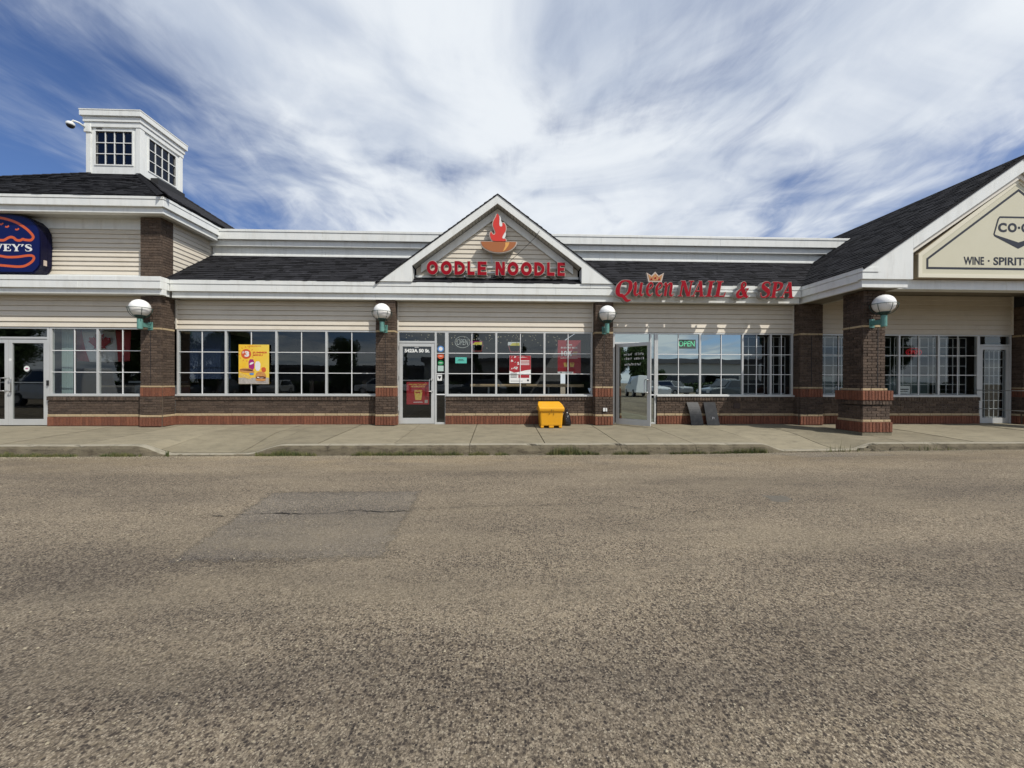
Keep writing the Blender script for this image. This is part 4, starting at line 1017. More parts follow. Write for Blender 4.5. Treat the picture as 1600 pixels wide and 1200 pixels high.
GL = {
 'N': bar(.2, 0, .2, 1, .14)+bar(.25, 1, .85, 0, .28)+bar(.9, 0, .9, 1, .14)+serif(.2, 0, .38)+serif(.22, .93, .34)+serif(.9, .93, .38),
 'A': bar(.14, 0, .58, 1, .10)+bar(.60, 1, .92, 0, .27)+[[(.28, .30), (.80, .30), (.78, .39), (.32, .39)]]+serif(.14, 0, .34)+serif(.92, 0, .44),
 'I': bar(.25, 0, .25, 1, .26)+serif(.25, 0, .48)+serif(.25, .93, .48),
 'L': bar(.25, 0, .25, 1, .26)+serif(.25, .93, .48)+[[(.02, 0), (.78, 0), (.82, .30), (.76, .30), (.70, .08), (.02, .08)]],
 'P': bar(.25, 0, .25, 1, .26)+serif(.25, 0, .50)+ribbon([(.02, .965, .07), (.45, .965, .08), (.72, .86, .20), (.76, .73, .24), (.70, .58, .19), (.50, .48, .08), (.36, .48, .07)]),
 'S': ribbon([(.72, .70, .05), (.68, .88, .08), (.45, .955, .09), (.22, .86, .18), (.22, .68, .25), (.45, .53, .27), (.68, .38, .26), (.70, .18, .20), (.48, .045, .09), (.20, .08, .08), (.10, .32, .04)]),
 '&': ribbon([(.95, .55, .07), (.75, .55, .07)])+ribbon([(.88, .55, .07), (.75, .25, .09), (.50, .05, .14), (.22, .06, .20), (.14, .26, .22), (.30, .47, .15), (.55, .62, .12), (.66, .80, .14), (.54, .955, .09), (.38, .88, .15), (.38, .70, .19), (.55, .42, .26), (.74, .18, .26), (.92, .04, .14), (1.02, .12, .05)]),
 'Q': ribbon([(.50, .98, .07), (.26, .90, .15), (.12, .62, .26), (.16, .32, .25), (.36, .14, .12), (.60, .16, .09), (.82, .36, .18), (.88, .64, .25), (.78, .90, .17), (.50, .98, .07)])+ribbon([(.20, .16, .05), (.38, .22, .11), (.58, .08, .17), (.82, -.10, .15), (1.06, -.06, .05)]),
 'u': ribbon([(.02, .56, .04), (.16, .64, .14), (.18, .40, .20), (.16, .16, .20), (.30, .05, .10), (.46, .16, .07), (.56, .34, .06)])+ribbon([(.60, .66, .17), (.56, .40, .19), (.56, .14, .17), (.68, .04, .09), (.80, .14, .04)]),
 'e': ribbon([(.14, .32, .05), (.38, .38, .07), (.54, .50, .11), (.48, .64, .09), (.30, .62, .12), (.16, .40, .20), (.20, .14, .17), (.40, .04, .09), (.60, .16, .04)]),
 'n': ribbon([(.02, .54, .04), (.14, .64, .12), (.20, .46, .17), (.16, .02, .19)])+ribbon([(.20, .36, .05), (.36, .60, .09), (.54, .60, .16), (.54, .36, .19), (.52, .12, .17), (.64, .04, .08), (.76, .14, .04)]),
 'V': bar(.08+.12, 1, .48, 0, .27)+bar(.88, 1, .52, 0, .13)+serif(.18, .93, .46)+serif(.88, .93, .34),
 'E': bar(.25, 0, .25, 1, .27)+[[(.02, 0), (.80, 0), (.84, .28), (.76, .28), (.70, .10), (.02, .10)], [(.02, .90), (.68, .90), (.72, .72), (.80, .72), (.78, 1), (.02, 1)], [(.38, .44), (.56, .44), (.56, .55), (.38, .55)], [(.54, .34), (.62, .34), (.62, .66), (.54, .66)]],
 'Y': bar(.15, 1, .5, .48, .26)+bar(.88, 1, .56, .48, .13)+bar(.52, 0, .52, .5, .26)+serif(.15, .92, .44)+serif(.88, .92, .34)+serif(.52, 0, .50),
 'H': bar(.22, 0, .22, 1, .26)+bar(.80, 0, .80, 1, .26)+[[(.3, .45), (.7, .45), (.7, .55), (.3, .55)]]+serif(.22, 0, .46)+serif(.80, 0, .46)+serif(.22, .92, .46)+serif(.80, .92, .46),
 'R': bar(.25, 0, .25, 1, .26)+serif(.25, 0, .46)+ribbon([(.02, .96, .08), (.5, .96, .08), (.72, .86, .2), (.74, .72, .22), (.66, .58, .18), (.4, .50, .08)])+bar(.58, .5, .84, 0, .26)+serif(.88, 0, .28),
 "'": [[(.10, 1), (.02, .66), (.12, .66), (.34, 1)]],
}
def glyph(m, ch, x0, z0, sx, sz, y, depth, shear=0.0, grow_=0.0, mi=0, ms=1, dy=.0006):
    for k, pl in enumerate(GL[ch]):
        p = [(x0+(a+shear*b)*sx, z0+b*sz) for a, b in pl]
        p = ccw(p)
        if grow_: p = grow(p, grow_)
        yy = y+dy*((k*7) % 11)/11*1.5; m.xz(p, yy, y+depth, mi, ms)
t = thing('channel_letter_sign', 'red italic raised letter sign reading Queen NAIL & SPA with a small crown', 'sign', loc=(5.2, -.42, 3.3))
kx_ = (9.62/600)
def qs(ch, xl, xr, zb, zt_, shear, unitw):
    """one raised letter: pale edge + red face fitted so its unit box spans xl..xr"""
    sx = (xr-xl)/(unitw+shear); sz = zt_-zb
    m = MB(); glyph(m, ch, xl, zb, sx, sz, -.525, .15, shear, .010, 0, 1); wpart(m, 'letter_edge', [PALE, RETURN], t)
    m = MB(); glyph(m, ch, xl, zb, sx, sz, -.532, .006, shear, 0, 0, 0); wpart(m, 'letter', RED, t)
sh = .22
qs('Q', 2.90, 3.40, 3.235, 3.70, sh, 1.0)
qs('u', 3.36, 3.70, 3.30, 3.82, .12, .82); qs('e', 3.68, 3.93, 3.30, 3.82, .12, .62); qs('e', 3.92, 4.17, 3.30, 3.82, .12, .62); qs('n', 4.14, 4.47, 3.30, 3.82, .12, .78)
qs('N', 4.53, 4.92, 3.305, 3.705, sh, 1.0); qs('A', 4.88, 5.26, 3.305, 3.705, sh, 1.1); qs('I', 5.24, 5.49, 3.305, 3.705, sh, .5); qs('L', 5.46, 5.83, 3.305, 3.705, sh, .82)
qs('&', 6.02, 6.42, 3.29, 3.70, sh, 1.0)
qs('S', 6.63, 6.98, 3.29, 3.71, sh, .82); qs('P', 6.93, 7.29, 3.295, 3.70, sh, .88); qs('A', 7.20, 7.60, 3.295, 3.70, sh, 1.1)
m = MB(); m.box(3.0, 7.5, -.34, -.315, 3.47, 3.50); wpart(m, 'mounting_rail', WHITE, t)
GOLD = mat('gold print', (.55, .28, .08), (.30, .10, .05), rough=.4, scale=30)
cr = [(3.74, 3.90), (3.79, 3.68), (4.12, 3.68), (4.18, 3.90), (4.05, 3.82), (3.96, 3.92), (3.87, 3.82)]
m = MB(); m.xz(grow(ccw(cr), .012), -.50, -.42, 0, 1); wpart(m, 'crown_edge', [PALE, RETURN], t)
cr2 = [(3.775, 3.865), (3.815, 3.705), (4.10, 3.705), (4.145, 3.865), (4.05, 3.80), (3.96, 3.885), (3.87, 3.80)]
m = MB(); m.xz(ccw(cr2), -.505, -.5005); wpart(m, 'crown', GOLD, t)
m = MB()
for a, b in ((3.86, 3.74), (3.96, 3.77), (4.06, 3.74)): m.tube([(a, -.505, b), (a, -.512, b)], .022, 10)
wpart(m, 'crown_jewel', RED, t)

# burger restaurant sign ---------------------------------------------------------------
t = thing('burger_sign', 'navy illuminated box sign with orange burger outline and serif lettering', 'sign', loc=(-12.2, -.3, 3.72))
HX = -12.225  # sign centre x
def sign_outline(g=0.0):
    r = 1.155+g; p = [(HX-.99-g, 3.715-g), (HX+.99+g, 3.715-g), (HX+1.08+g, 3.80-g), (HX+1.14+g, 3.92)]
    p += [(HX+r, 4.47)]
    for k in range(1, 12):
        an = pi*k/12; p.append((HX+r*abs(cos(an))**.62*(1 if cos(an) > 0 else -1), 4.52+(.645+g)*sin(an)**.8))
    p += [(HX-r, 4.47), (HX-1.14-g, 3.92), (HX-1.08-g, 3.80-g)]
    return p
m = MB(); m.xz(ccw(sign_outline(.0)), -.48, -.35, 0, 0); wpart(m, 'casing', NAVY2, t)
m = MB(); m.xz(ccw(sign_outline(.0)), -.345, -.25, 0, 0); wpart(m, 'casing_back', NAVY2, t)
m = MB(); m.xz(ccw(sign_outline(-.03)), -.492, -.4805); wpart(m, 'face', NAVY, t)
hx = lambda a: (a/10-780)/600*9.29*1.0; ho = lambda b: 1.1+(596.1-(320+b/10))/600*9.29*.975
def ribs(pts, w_, y=-.4935, mi=ORANGE, name='burger_outline'):
    m_ = MB()
    for k, q in enumerate(ribbon([(a, b, w_) for a, b in pts], 5)): m_.xz(ccw(q), y-.0004*(k % 2), y+.001)
    wpart(m_, name, mi, t)
S1 = .0155/10*1.0
def hp(a, b): return (-11.27-(500-a)*.00165, 5.18-(b-105)*.001525)
ribs([hp(*p) for p in [(-470, 520), (-500, 470), (-440, 360), (-300, 250), (-150, 205), (0, 195), (130, 215), (280, 270), (400, 350), (480, 430), (515, 490), (500, 530), (470, 545), (400, 540), (370, 530), (330, 550), (280, 545), (240, 510), (200, 500), (160, 515), (110, 548), (60, 552), (20, 545), (-30, 520), (-80, 545), (-140, 545), (-200, 505), (-260, 545), (-340, 550), (-400, 530), (-470, 520)]], .06)
ribs([hp(*p) for p in [(-480, 790), (-300, 810), (0, 795), (150, 815), (300, 810), (420, 790), (500, 790), (525, 830), (490, 890), (400, 950), (300, 965), (150, 955), (0, 945), (-200, 955), (-350, 955), (-450, 900), (-490, 840), (-480, 790)]], .058)
for a, b in ((70, 290), (290, 370), (-120, 280), (-300, 380), (-30, 360), (150, 330)): ribs([hp(a-28, b+5), hp(a, b+12), hp(a+24, b-8)], .035, name='seed_mark')
m = MB(); word = "HARVEY'S"; adv = {'H': 1.04, 'A': 1.02, 'R': 1.0, 'V': 1.0, 'E': .86, 'Y': .98, "'": .34, 'S': .82}; tot = sum(adv[c] for c in word); x = hp(-460, 0)[0]; full = hp(500, 0)[0]-x; sx = full/tot
for ch in word: glyph(m, ch, x, hp(0, 722)[1], sx*.98, hp(0, 610)[1]-hp(0, 722)[1], -.4935, .002, 0, 0, 0, 0, .0004); x += adv[ch]*sx
wpart(m, 'sign_lettering', WPRINT, t)
m = MB(); m.box(HX+1.12, HX+1.160, -.43, -.37, 3.92, 4.05); wpart(m, 'data_plate', PALE, t)

# co-op sign ---------------------------------------------------------------------------
PX = 11.65; t = thing('liquor_sign', 'cream pentagonal sign with shield emblem reading CO-OP and WINE SPIRITS BEER', 'sign', loc=(PX, -1.85, 3.47))
def pent(g, hw=2.33): return [(PX-hw-g, 3.47-g), (PX+hw+g, 3.47-g), (PX+hw+g, 3.99+g*.5), (PX, 5.72+g*1.25), (PX-hw-g, 3.99+g*.5)]
m = MB(); m.xz(pent(0), -1.885, -1.71, 0, 0); wpart(m, 'casing', CASE, t)
def ring_poly(m_, outer, inner, y0, y1):
    n = len(outer)
    for i in range(n):
        j = (i+1) % n; m_.xz([outer[i], outer[j], inner[j], inner[i]], y0, y1)
m = MB(); ring_poly(m, pent(0), pent(-.085), -1.905, -1.884); wpart(m, 'frame', CFRAME, t)
m = MB(); m.xz(pent(-.085), -1.893, -1.886); wpart(m, 'face', CPANEL, t)
m = MB(); ring_poly(m, pent(-.19), pent(-.235), -1.8965, -1.8935); wpart(m, 'border_line', CHAR, t)
sh_o = [(PX-.44, 4.86), (PX+.44, 4.86), (PX+.49, 4.80), (PX+.585, 4.46), (PX+.56, 4.41), (PX, 4.14), (PX-.56, 4.41), (PX-.585, 4.46), (PX-.49, 4.80)]
sh_i = [(PX-.43, 4.825), (PX+.43, 4.825), (PX+.457, 4.79), (PX+.555, 4.46), (PX+.53, 4.44), (PX, 4.28), (PX-.53, 4.44), (PX-.555, 4.46), (PX-.457, 4.79)]
m = MB(); ring_poly(m, sh_o, sh_i, -1.8965, -1.8935); wpart(m, 'emblem_shield', CHAR, t)
x = PX-.475
for ch, w_ in (('C', .20), ('O', .21), ('·', .05), ('O', .21), ('P', .17)):
    if ch == '·':
        m = MB(); m.box(x, x+.05, -1.8965, -1.8935, 4.585, 4.635); wpart(m, 'emblem_dot', CHAR, t)
    else: text_in('emblem_letter', ch, x, x+w_, 4.505, 4.715, -1.8965, .003, CHAR, t, offset=.045)
    x += w_+.028
text_in('sign_lettering', 'WINE', 10.375, 10.85, 3.765, 3.945, -1.8965, .003, CHAR, t, offset=.022)
text_in('sign_lettering', 'SPIRITS', 11.07, 11.90, 3.765, 3.945, -1.8965, .003, CHAR, t, offset=.022)
text_in('sign_lettering', 'BEER', 12.13, 12.62, 3.765, 3.945, -1.8965, .003, CHAR, t, offset=.022)
m = MB()
for a in (10.96, 12.01): m.box(a-.018, a+.018, -1.8965, -1.8935, 3.84, 3.876)
wpart(m, 'separator_dot', CHAR, t)

# ------------------------------------------------------------------ window posters and stickers
def flat(name, x0, x1, z0, z1, y, mt, label, cat, group=None, th=.003):
    o = thing(name, label, cat, group, ((x0+x1)/2, y, z0)); m = MB(); m.box(x0, x1, y, y+th, z0, z1); wpart(m, 'sheet', mt, o); return o
def pbox(o, name, mt, rects, y):
    m = MB()
    for k, (a, b, c, d) in enumerate(rects): m.box(a, b, y-.0008, y-.0001, c, d)
    return wpart(m, name, mt, o)
def disc(o, name, mt, cx, cz, r, y, th=.001, n=24, rz=None):
    m = MB(); rz = rz or r; m.xz([(cx+r*cos(2*pi*k/n), cz+rz*sin(2*pi*k/n)) for k in range(n)], y-th, y); return wpart(m, name, mt, o)
PY = mat('yellow poster print', (.80, .62, .10), (.84, .48, .02), rough=.4, scale=1.3)
PR = mat('red poster print', (.36, .022, .03), rough=.4); PRO = mat('orange red print', (.60, .10, .03), rough=.4)
PB = mat('bread brown print', (.50, .20, .05), (.62, .32, .10), rough=.4, scale=20); PBD = mat('dark meat print', (.12, .035, .015), rough=.4)
PM = mat('magenta print', (.35, .02, .16), rough=.4); PGREY = mat('grey table print', (.30, .27, .24), (.5, .46, .42), rough=.4, scale=14)
PGOLD = mat('gold food print', (.60, .36, .06), (.75, .55, .16), rough=.4, scale=30); PTEAL = mat('teal paper', (.10, .48, .40), rough=.5); PBLUE = mat('blue print', (.10, .25, .55), rough=.4); PGRN = mat('green print', (.02, .25, .08), rough=.4)
x0, x1, z0, z1 = -6.73, -5.96, 1.05, 2.07; y = .004
o = flat('poster', x0, x1, z0, z1, y, PY, 'yellow food poster reading $3 SUMMER MENU with burger and drinks', 'poster')
W_, H_ = x1-x0, z1-z0
PXY = lambda a, b: (x0+W_*(a-170)/765, z1-H_*(b-125)/985)
def pp(name, mt, pts, k=1):
    m = MB(); m.xz(ccw([PXY(*p) for p in smooth_poly(pts)]), y-.0008*k-.0004, y-.0001-.0008*(k-1)); wpart(m, name, mt, o)
def prect(a, b, c, d): p, q = PXY(a, b), PXY(c, d); return (min(p[0], q[0]), max(p[0], q[0]), min(p[1], q[1]), max(p[1], q[1]))
pbox(o, 'table_print', PGREY, [prect(172, 950, 933, 1108)], y)
cx_, cz_ = PXY(360, 360); disc(o, 'price_disc', PRO, cx_, cz_, .128, y, .001)
a = PXY(300, 430); b = PXY(435, 290); text_in('poster_lettering', '3', a[0]+.02, b[0], a[1], b[1], y-.002, 0, WPRINT, o, offset=.05)
a = PXY(262, 370); b = PXY(305, 295); text_in('poster_lettering', '$', a[0], b[0], a[1], b[1], y-.002, 0, WPRINT, o, offset=.04)
a = PXY(525, 345); b = PXY(895, 300); text_in('poster_lettering', 'SUMMER', a[0], b[0], a[1], b[1], y-.0012, 0, PRO, o, offset=.04)
a = PXY(525, 410); b = PXY(775, 365); text_in('poster_lettering', 'MENU', a[0], b[0], a[1], b[1], y-.0012, 0, PRO, o, offset=.04)
a = PXY(400, 180); b = PXY(730, 150); text_in('poster_lettering', "HARVEY'S", a[0], b[0], a[1], b[1], y-.0012, 0, PRO, o, offset=.02)
m = MB()
for k in range(12):
    an = 2*pi*k/12+.1; c = (cx_+.165*cos(an), cz_+.165*sin(an)); e_ = (cx_+.20*cos(an), cz_+.20*sin(an)); n = (-sin(an)*.007, cos(an)*.007)
    m.xz(ccw([(c[0]-n[0], c[1]-n[1]), (c[0]+n[0], c[1]+n[1]), (e_[0]+n[0], e_[1]+n[1]), (e_[0]-n[0], e_[1]-n[1])]), y-.0012, y-.0002)
wpart(m, 'ray_print', PRO, o)
pp('drink_cup_print', PM, [(415, 490), (570, 490), (560, 770), (430, 770)], 2)
pp('cup_logo_print', WPRINT, [(445, 600), (480, 570), (545, 560), (550, 590), (500, 620), (450, 635)], 3)
pp('milkshake_print', WPRINT, [(578, 545), (720, 545), (710, 780), (590, 780)], 2)
pp('hot_dog_print', PB, [(180, 740), (300, 705), (480, 720), (570, 790), (560, 830), (400, 830), (200, 810)], 3)
pp('sausage_print', PBD, [(205, 745), (500, 740), (540, 780), (500, 790), (210, 765)], 4)
pp('fries_print', PGOLD, [(190, 820), (300, 850), (480, 930), (500, 975), (420, 985), (250, 930), (175, 900)], 3)
pp('napkin_print', PBLUE, [(440, 840), (550, 830), (560, 870), (500, 890), (450, 875)], 5)
pp('onion_ring_print', PRO, [(750, 690), (850, 690), (860, 800), (780, 820), (740, 760)], 3)
pp('burger_bun_print', PB, [(590, 900), (620, 820), (720, 790), (830, 820), (865, 900), (860, 940), (600, 940)], 4)
pp('burger_filling_print', PBD, [(600, 915), (860, 915), (855, 985), (610, 985)], 5)
pp('burger_cheese_print', WPRINT, [(630, 930), (700, 935), (680, 960), (760, 965), (840, 935), (800, 950), (640, 960)], 6)
pp('burger_base_print', PB, [(590, 975), (860, 975), (845, 1035), (610, 1035)], 6)
pbox(o, 'small_print', PBD, [prect(640, 1060, 860, 1066)], y-.001)

# door lettering, door poster
o = thing('door_number', 'white lettering 5423A 50 St. with a small mark on the glass door', 'lettering', loc=(-2.16, .045, 1.85))
text_in('number_lettering', '5423A 50 St.', -2.49, -1.83, 1.89, 1.985, .0455, .0015, WPRINT, o, offset=.05)
m = MB(); m.xz([(-2.235, 2.015), (-2.115, 2.015), (-2.13, 2.045), (-2.15, 2.055), (-2.175, 2.095), (-2.20, 2.055), (-2.22, 2.045)], .0455, .0465); wpart(m, 'bell_mark', WPRINT, o)
def food_poster(x0, x1, z0, z1, y, label, rows, food, group=None, mt=PR, tm=WPRINT):
    o = flat('poster', x0, x1, z0, z1, y, mt, label, 'poster', group)
    for s, a, b, c, d, mm in rows: text_in('poster_lettering', s, x0+(x1-x0)*a, x0+(x1-x0)*b, z0+(z1-z0)*c, z0+(z1-z0)*d, y-.001, 0, mm, o, offset=.03)
    for fx_, fz_, fw2, fh in food:
        m = MB(); cx, cz2 = x0+(x1-x0)*fx_, z0+(z1-z0)*fz_; w2, h2 = (x1-x0)*fw2, (z1-z0)*fh
        m.xz([(cx-w2*.36, cz2), (cx+w2*.36, cz2), (cx+w2*.5, cz2+h2), (cx+w2*.2, cz2+h2*.8), (cx, cz2+h2*.85), (cx-w2*.2, cz2+h2*.8), (cx-w2*.5, cz2+h2)], y-.001, y-.0002); wpart(m, 'noodle_box_print', PGOLD, o)
        m = MB()
        for k in range(7): a = cx-w2*.42+w2*.84*k/6; m.box(a-.008, a+.012, y-.0016, y-.0011, cz2+h2*(.85+.2*random.random()), cz2+h2*1.25)
        wpart(m, 'noodle_print', PGOLD, o)
    return o
o = food_poster(-2.44, -1.85, .52, 1.115, .058, 'red square poster with a gold noodle box on the lower door glass', [('UNLEASH THE HEAT', .1, .92, .86, .92, PGOLD), ('NOODLE BOX', .2, .82, .76, .83, PGOLD), ('ODDLE NOODLE', .3, .75, .06, .10, WPRINT)], [(.52, .2, .36, .36)])
bpy.data.objects.remove([c for c in o.children if c.name.startswith('poster_lettering')][-1])
pbox(o, 'small_print', PGREY, [(-1.965, -1.885, .56, .64)], .0575)
pbox(o, 'small_print', WPRINT, [(-2.26, -2.02, .57, .578), (-2.26, -2.02, .586, .592)], .0575)
# sidelight stickers
for (z, mt2, nm, lb) in ((1.99, PBLUE, 'sticker', 'round pale blue sticker at the top of the sidelight'), (1.80, PRO, 'sticker', 'round red sticker below the blue one on the sidelight'), (1.62, PGRN, 'sticker', 'round green sticker in the middle of the sidelight')):
    o = thing(nm, lb, 'sticker', 'round stickers on the sidelight', (-1.56, .045, z)); disc(o, 'disc', mt2, -1.545, z, .085 if mt2 != PGRN else .075, .048, .002, rz=.08 if mt2 != PGRN else .062)
    disc(o, 'disc_print', WPRINT, -1.545, z, .05 if mt2 == PBLUE else .055, .0458, .0006, rz=.05 if mt2 == PBLUE else .008)
flat('notice', -1.62, -1.47, 1.40, 1.545, .0455, mat('pale green paper', (.42, .55, .50), rough=.6), 'square pale green notice on the sidelight under the green sticker', 'notice')
o = flat('notice', -1.635, -1.51, 1.15, 1.345, .0455, WPRINT, 'white notice with black shield mark on the sidelight', 'notice')
m = MB(); m.xz([(-1.615, 1.25), (-1.572, 1.18), (-1.53, 1.25), (-1.53, 1.27), (-1.615, 1.27)], .0445, .0452); wpart(m, 'shield_print', CHAR, o)
# noodle window
o = flat('notice', -1.16, -.86, 1.61, 1.77, .045, PTEAL, 'small teal paper notice taped inside the noodle shop window', 'notice')
pbox(o, 'small_print', CHAR, [(-1.08, -.95, 1.70, 1.715), (-1.10, -.93, 1.675, 1.685)], .0445)
x0, x1, z0, z1, y = .27, .84, 1.09, 1.82, .046
o = flat('poster', x0, x1, z0, z1, y, WPRINT, 'red and white poster with food photo in the middle noodle shop window', 'poster')
m = MB(); m.xz([(x0+.002, z0+.33), (x0+.12, z0+.28), (x0+.22, z0+.29), (x0+.42, z0+.34), (x1-.002, z0+.36), (x1-.002, z1-.002), (x0+.002, z1-.002)], y-.0008, y-.0001); wpart(m, 'red_print', PR, o)
m = MB()
for k in range(16):
    a = x0+.03+.20*random.random(); b = z0+.34+.34*random.random(); m.xz(ccw([(a, b), (a+.05*random.random()+.02, b+.02), (a+.03, b+.05)]), y-.0016, y-.0009)
m.xz(ccw([(x0+.22, z1-.06), (x0+.35, z1-.03), (x1-.08, z1-.05), (x0+.35, z1-.045)]), y-.0016, y-.0009)
wpart(m, 'white_splash_print', WPRINT, o)
pbox(o, 'small_print', WPRINT, [(x0+.30, x1-.04, z1-.14-k*.035, z1-.125-k*.035) for k in range(4)], y-.0012)
pbox(o, 'small_print', PR, [(x0+.24, x1-.04, z0+.14, z0+.22)], y-.0012); pbox(o, 'small_print', CHAR, [(x0+.03, x0+.2, z0+.15+k*.035, z0+.165+k*.035) for k in range(4)]+[(x1-.10, x1-.05, z0+.05, z0+.10), (x0+.03, x0+.35, z0+.05, z0+.06)], y-.0012)
o = food_poster(1.56, 2.18, 1.35, 2.24, .062, 'tall red poster with 10% in white in the right hand noodle shop window', [('HOPE', .38, .62, .84, .88, WPRINT), ('IN EVERY BOX', .14, .86, .75, .80, WPRINT), ('10%', .16, .62, .52, .68, WPRINT), ('OFF', .66, .86, .54, .66, PGOLD)], [(.36, .2, .2, .10), (.62, .2, .2, .10)])
pbox(o, 'small_print', WPRINT, [(1.56, 1.98, 1.352, 1.40), (1.64, 2.10, 1.755, 1.765)], .0612)
disc(o, 'round_logo_print', CHAR, 1.65, 1.376, .02, .0602, .0004)
m = MB(); m.xz([(2.37, .96), (2.42, .83), (2.47, .96)], .045, .048); m.build('sticker', mat('pale blue sticker', (.45, .58, .72)), None, label='small pale blue triangle sticker in the bottom corner of the noodle window', cat='sticker')
# neon signs
def neon(name, s, x0, x1, z0, z1, y, c, st, label, oval=True, back=None):
    e_ = emit(label[:20], c, st); o = thing(name, label, 'neon sign', None, ((x0+x1)/2, y, z0))
    me = text_mesh(s, -.004, .12 if oval else 0); text_in('neon_lettering', s, x0, x1, z0, z1, y, .006, e_, o, offset=-.012 if oval else .004, shear=.12 if oval else 0)
    if oval:
        m = MB(); cx, cz2 = (x0+x1)/2, (z0+z1)/2; rx, rz = (x1-x0)*.66, (z1-z0)*.95
        m.tube([(cx+rx*cos(2*pi*k/32), y, cz2+rz*sin(2*pi*k/32)) for k in range(33)], .006, 6, cap=False); wpart(m, 'neon_tube', e_, o)
    if back: m = MB(); m.box(x0-.02, x1+.02, y+.01, y+.05, z0-.03, z1+.03); wpart(m, 'backing', back, o)
    return o
neon('neon_open_sign', 'OPEN', -1.13, -.83, 2.10, 2.26, .12, (.50, .52, .48), .25, 'unlit pale oval OPEN neon sign in the noodle shop window')  # sign is off; weak emission only brightens its tubes
neon('neon_open_sign', 'OPEN', 4.83, 5.27, 2.09, 2.24, .0475, (.14, .62, .34), .22, 'green lit OPEN sign in the nail salon window', False, None)
m = MB(); m.box(4.81, 5.30, .0478, .049, 2.03, 2.275); m.build('sign_backing', mat('dark sign board', (.07, .09, .08), rough=.4), None, label='dark board behind the green OPEN lettering', cat='sign board')
neon('neon_open_sign', 'OPEN', 11.36, 11.70, 1.92, 2.03, .16, (.8, .03, .05), .30, 'red oval OPEN neon sign in the liquor store window')
for a, b, lb in ((-.60, 2.09, 'neon noodle box sign with yellow and purple label, left one in the window'), (.40, 2.07, 'neon noodle box outline with white and yellow label, right one in the window')):
    o = thing('neon_box_sign', lb, 'neon sign', 'noodle box neon signs', (a, .12, b-.15)); e_ = emit('neon red line', (.55, .16, .15), .25)
    m = MB(); m.tube([(a-.15, .12, b+.02), (a-.10, .12, b-.15), (a+.12, .12, b-.15), (a+.17, .12, b+.02)], .006, 6); wpart(m, 'neon_tube', e_, o)
    m = MB(); m.box(a-.17, a+.15, .125, .13, b+.03, b+.12); wpart(m, 'label_band', WPRINT if a > 0 else PM, o)
    m = MB(); m.xz(ccw([(a-.12, b+.02), (a+.14, b+.02), (a+.14, b+.10), (a-.05, b+.09)]), .118, .124); wpart(m, 'label_print', mat('yellow label', (.75, .65, .08)), o)
# fairy lights
m = MB()
for k in range(110):
    x = random.uniform(-2.5, 1.7); z = 2.40-abs(random.gauss(0, .13))-.02
    if -1.7 < x < -1.4: z = random.uniform(1.9, 2.4)
    y_ = .10+random.random()*.12; s_ = .006; m.box(x-s_, x+s_, y_, y_+s_, z-s_, z+s_)
m.build('fairy_lights', emit('warm fairy light', (.9, .8, .55), .55), None, label='tiny warm fairy lights along the top of the noodle shop glass', cat='string lights', kind='stuff')
# liquor notice
o = flat('notice', 11.0, 11.32, .83, 1.04, .062, WPRINT, 'white notice in the corner of the liquor store window', 'notice')
pbox(o, 'small_print', CHAR, [(11.04, 11.28, .93, .96), (11.04, 11.25, .88, .895)], .0615)
# spa door hand lettering: white scribbled strokes on the open door glass (local to the door)
m = MB()
for zz, xa, xb in ((1.80, .22, .46), (1.80, .52, .73), (1.69, .24, .43), (1.69, .50, .74), (1.54, .24, .68)):
    x = xa
    while x < xb:
        h = random.uniform(.04, .07); m.box(x, x+.010, .0155, .017, zz, zz+h)
        m.box(x, x+.028, .0155, .017, zz+h*random.choice((0, .5, 1)), zz+h*.2+.008+h*.5); x += random.uniform(.034, .05)
m.build('door_lettering', WPRINT, None, label='white hand painted strokes of lettering on the open salon door', cat='lettering')
ol = bpy.data.objects['door_lettering']; ol.location = (3.10, -.03, .015); ol.rotation_euler.z = radians(-43)
# stickers on restaurant door
o = thing('sticker', 'round white sticker with red mark on the restaurant door glass', 'sticker', None, (-11.85, -.19, 1.4)); disc(o, 'disc', WPRINT, -11.75, 1.42, .07, -.195, .002); disc(o, 'disc_print', PM, -11.75, 1.42, .035, -.1972, .0005, rz=.015)
o = thing('sticker', 'small white round sticker on the door stile of the restaurant', 'sticker', None, (-12.2, -.22, 1.6)); disc(o, 'disc', WPRINT, -12.13, 1.64, .035, -.2105, .002)
# flag
FW = mat('flag white', (.55, .55, .56), (.62, .62, .62), rough=.8, scale=5); FR = mat('flag red', (.30, .035, .045), rough=.8)
t = thing('flag', 'red and white maple leaf flag hanging inside the restaurant window', 'flag', None, (-10.6, .22, 1.6))
def flag_strip(u0, u1, mt, name):
    m = MB(); nu, nv = 10, 10; X0, X1, Z0, Z1 = -11.28, -9.62, 1.64, 2.46
    for j in range(nv+1):
        for i in range(nu+1):
            u_ = u0+(u1-u0)*i/nu; v_ = j/nv
            x = X0+(X1-X0)*u_+.34*(1-u_)*(1-v_)**1.3*.9; z = Z0+(Z1-Z0)*v_+.06*sin(u_*pi)*(1-v_)*-.5; y_ = .22+.035*sin(u_*17+v_*2)*(1-v_*.5)
            m.v.append((x, y_, z))
    for j in range(nv):
        for i in range(nu): q = j*(nu+1)+i; m.f.append((q, q+1, q+nu+2, q+nu+1)); m.m.append(0)
    o_ = wpart(m, name, mt, t, smooth=True); o_.modifiers.new('t', 'SOLIDIFY').thickness = .003
flag_strip(0, .25, FR, 'red_panel'); flag_strip(.2501, .7499, FW, 'white_panel'); flag_strip(.75, 1, FR, 'red_panel')
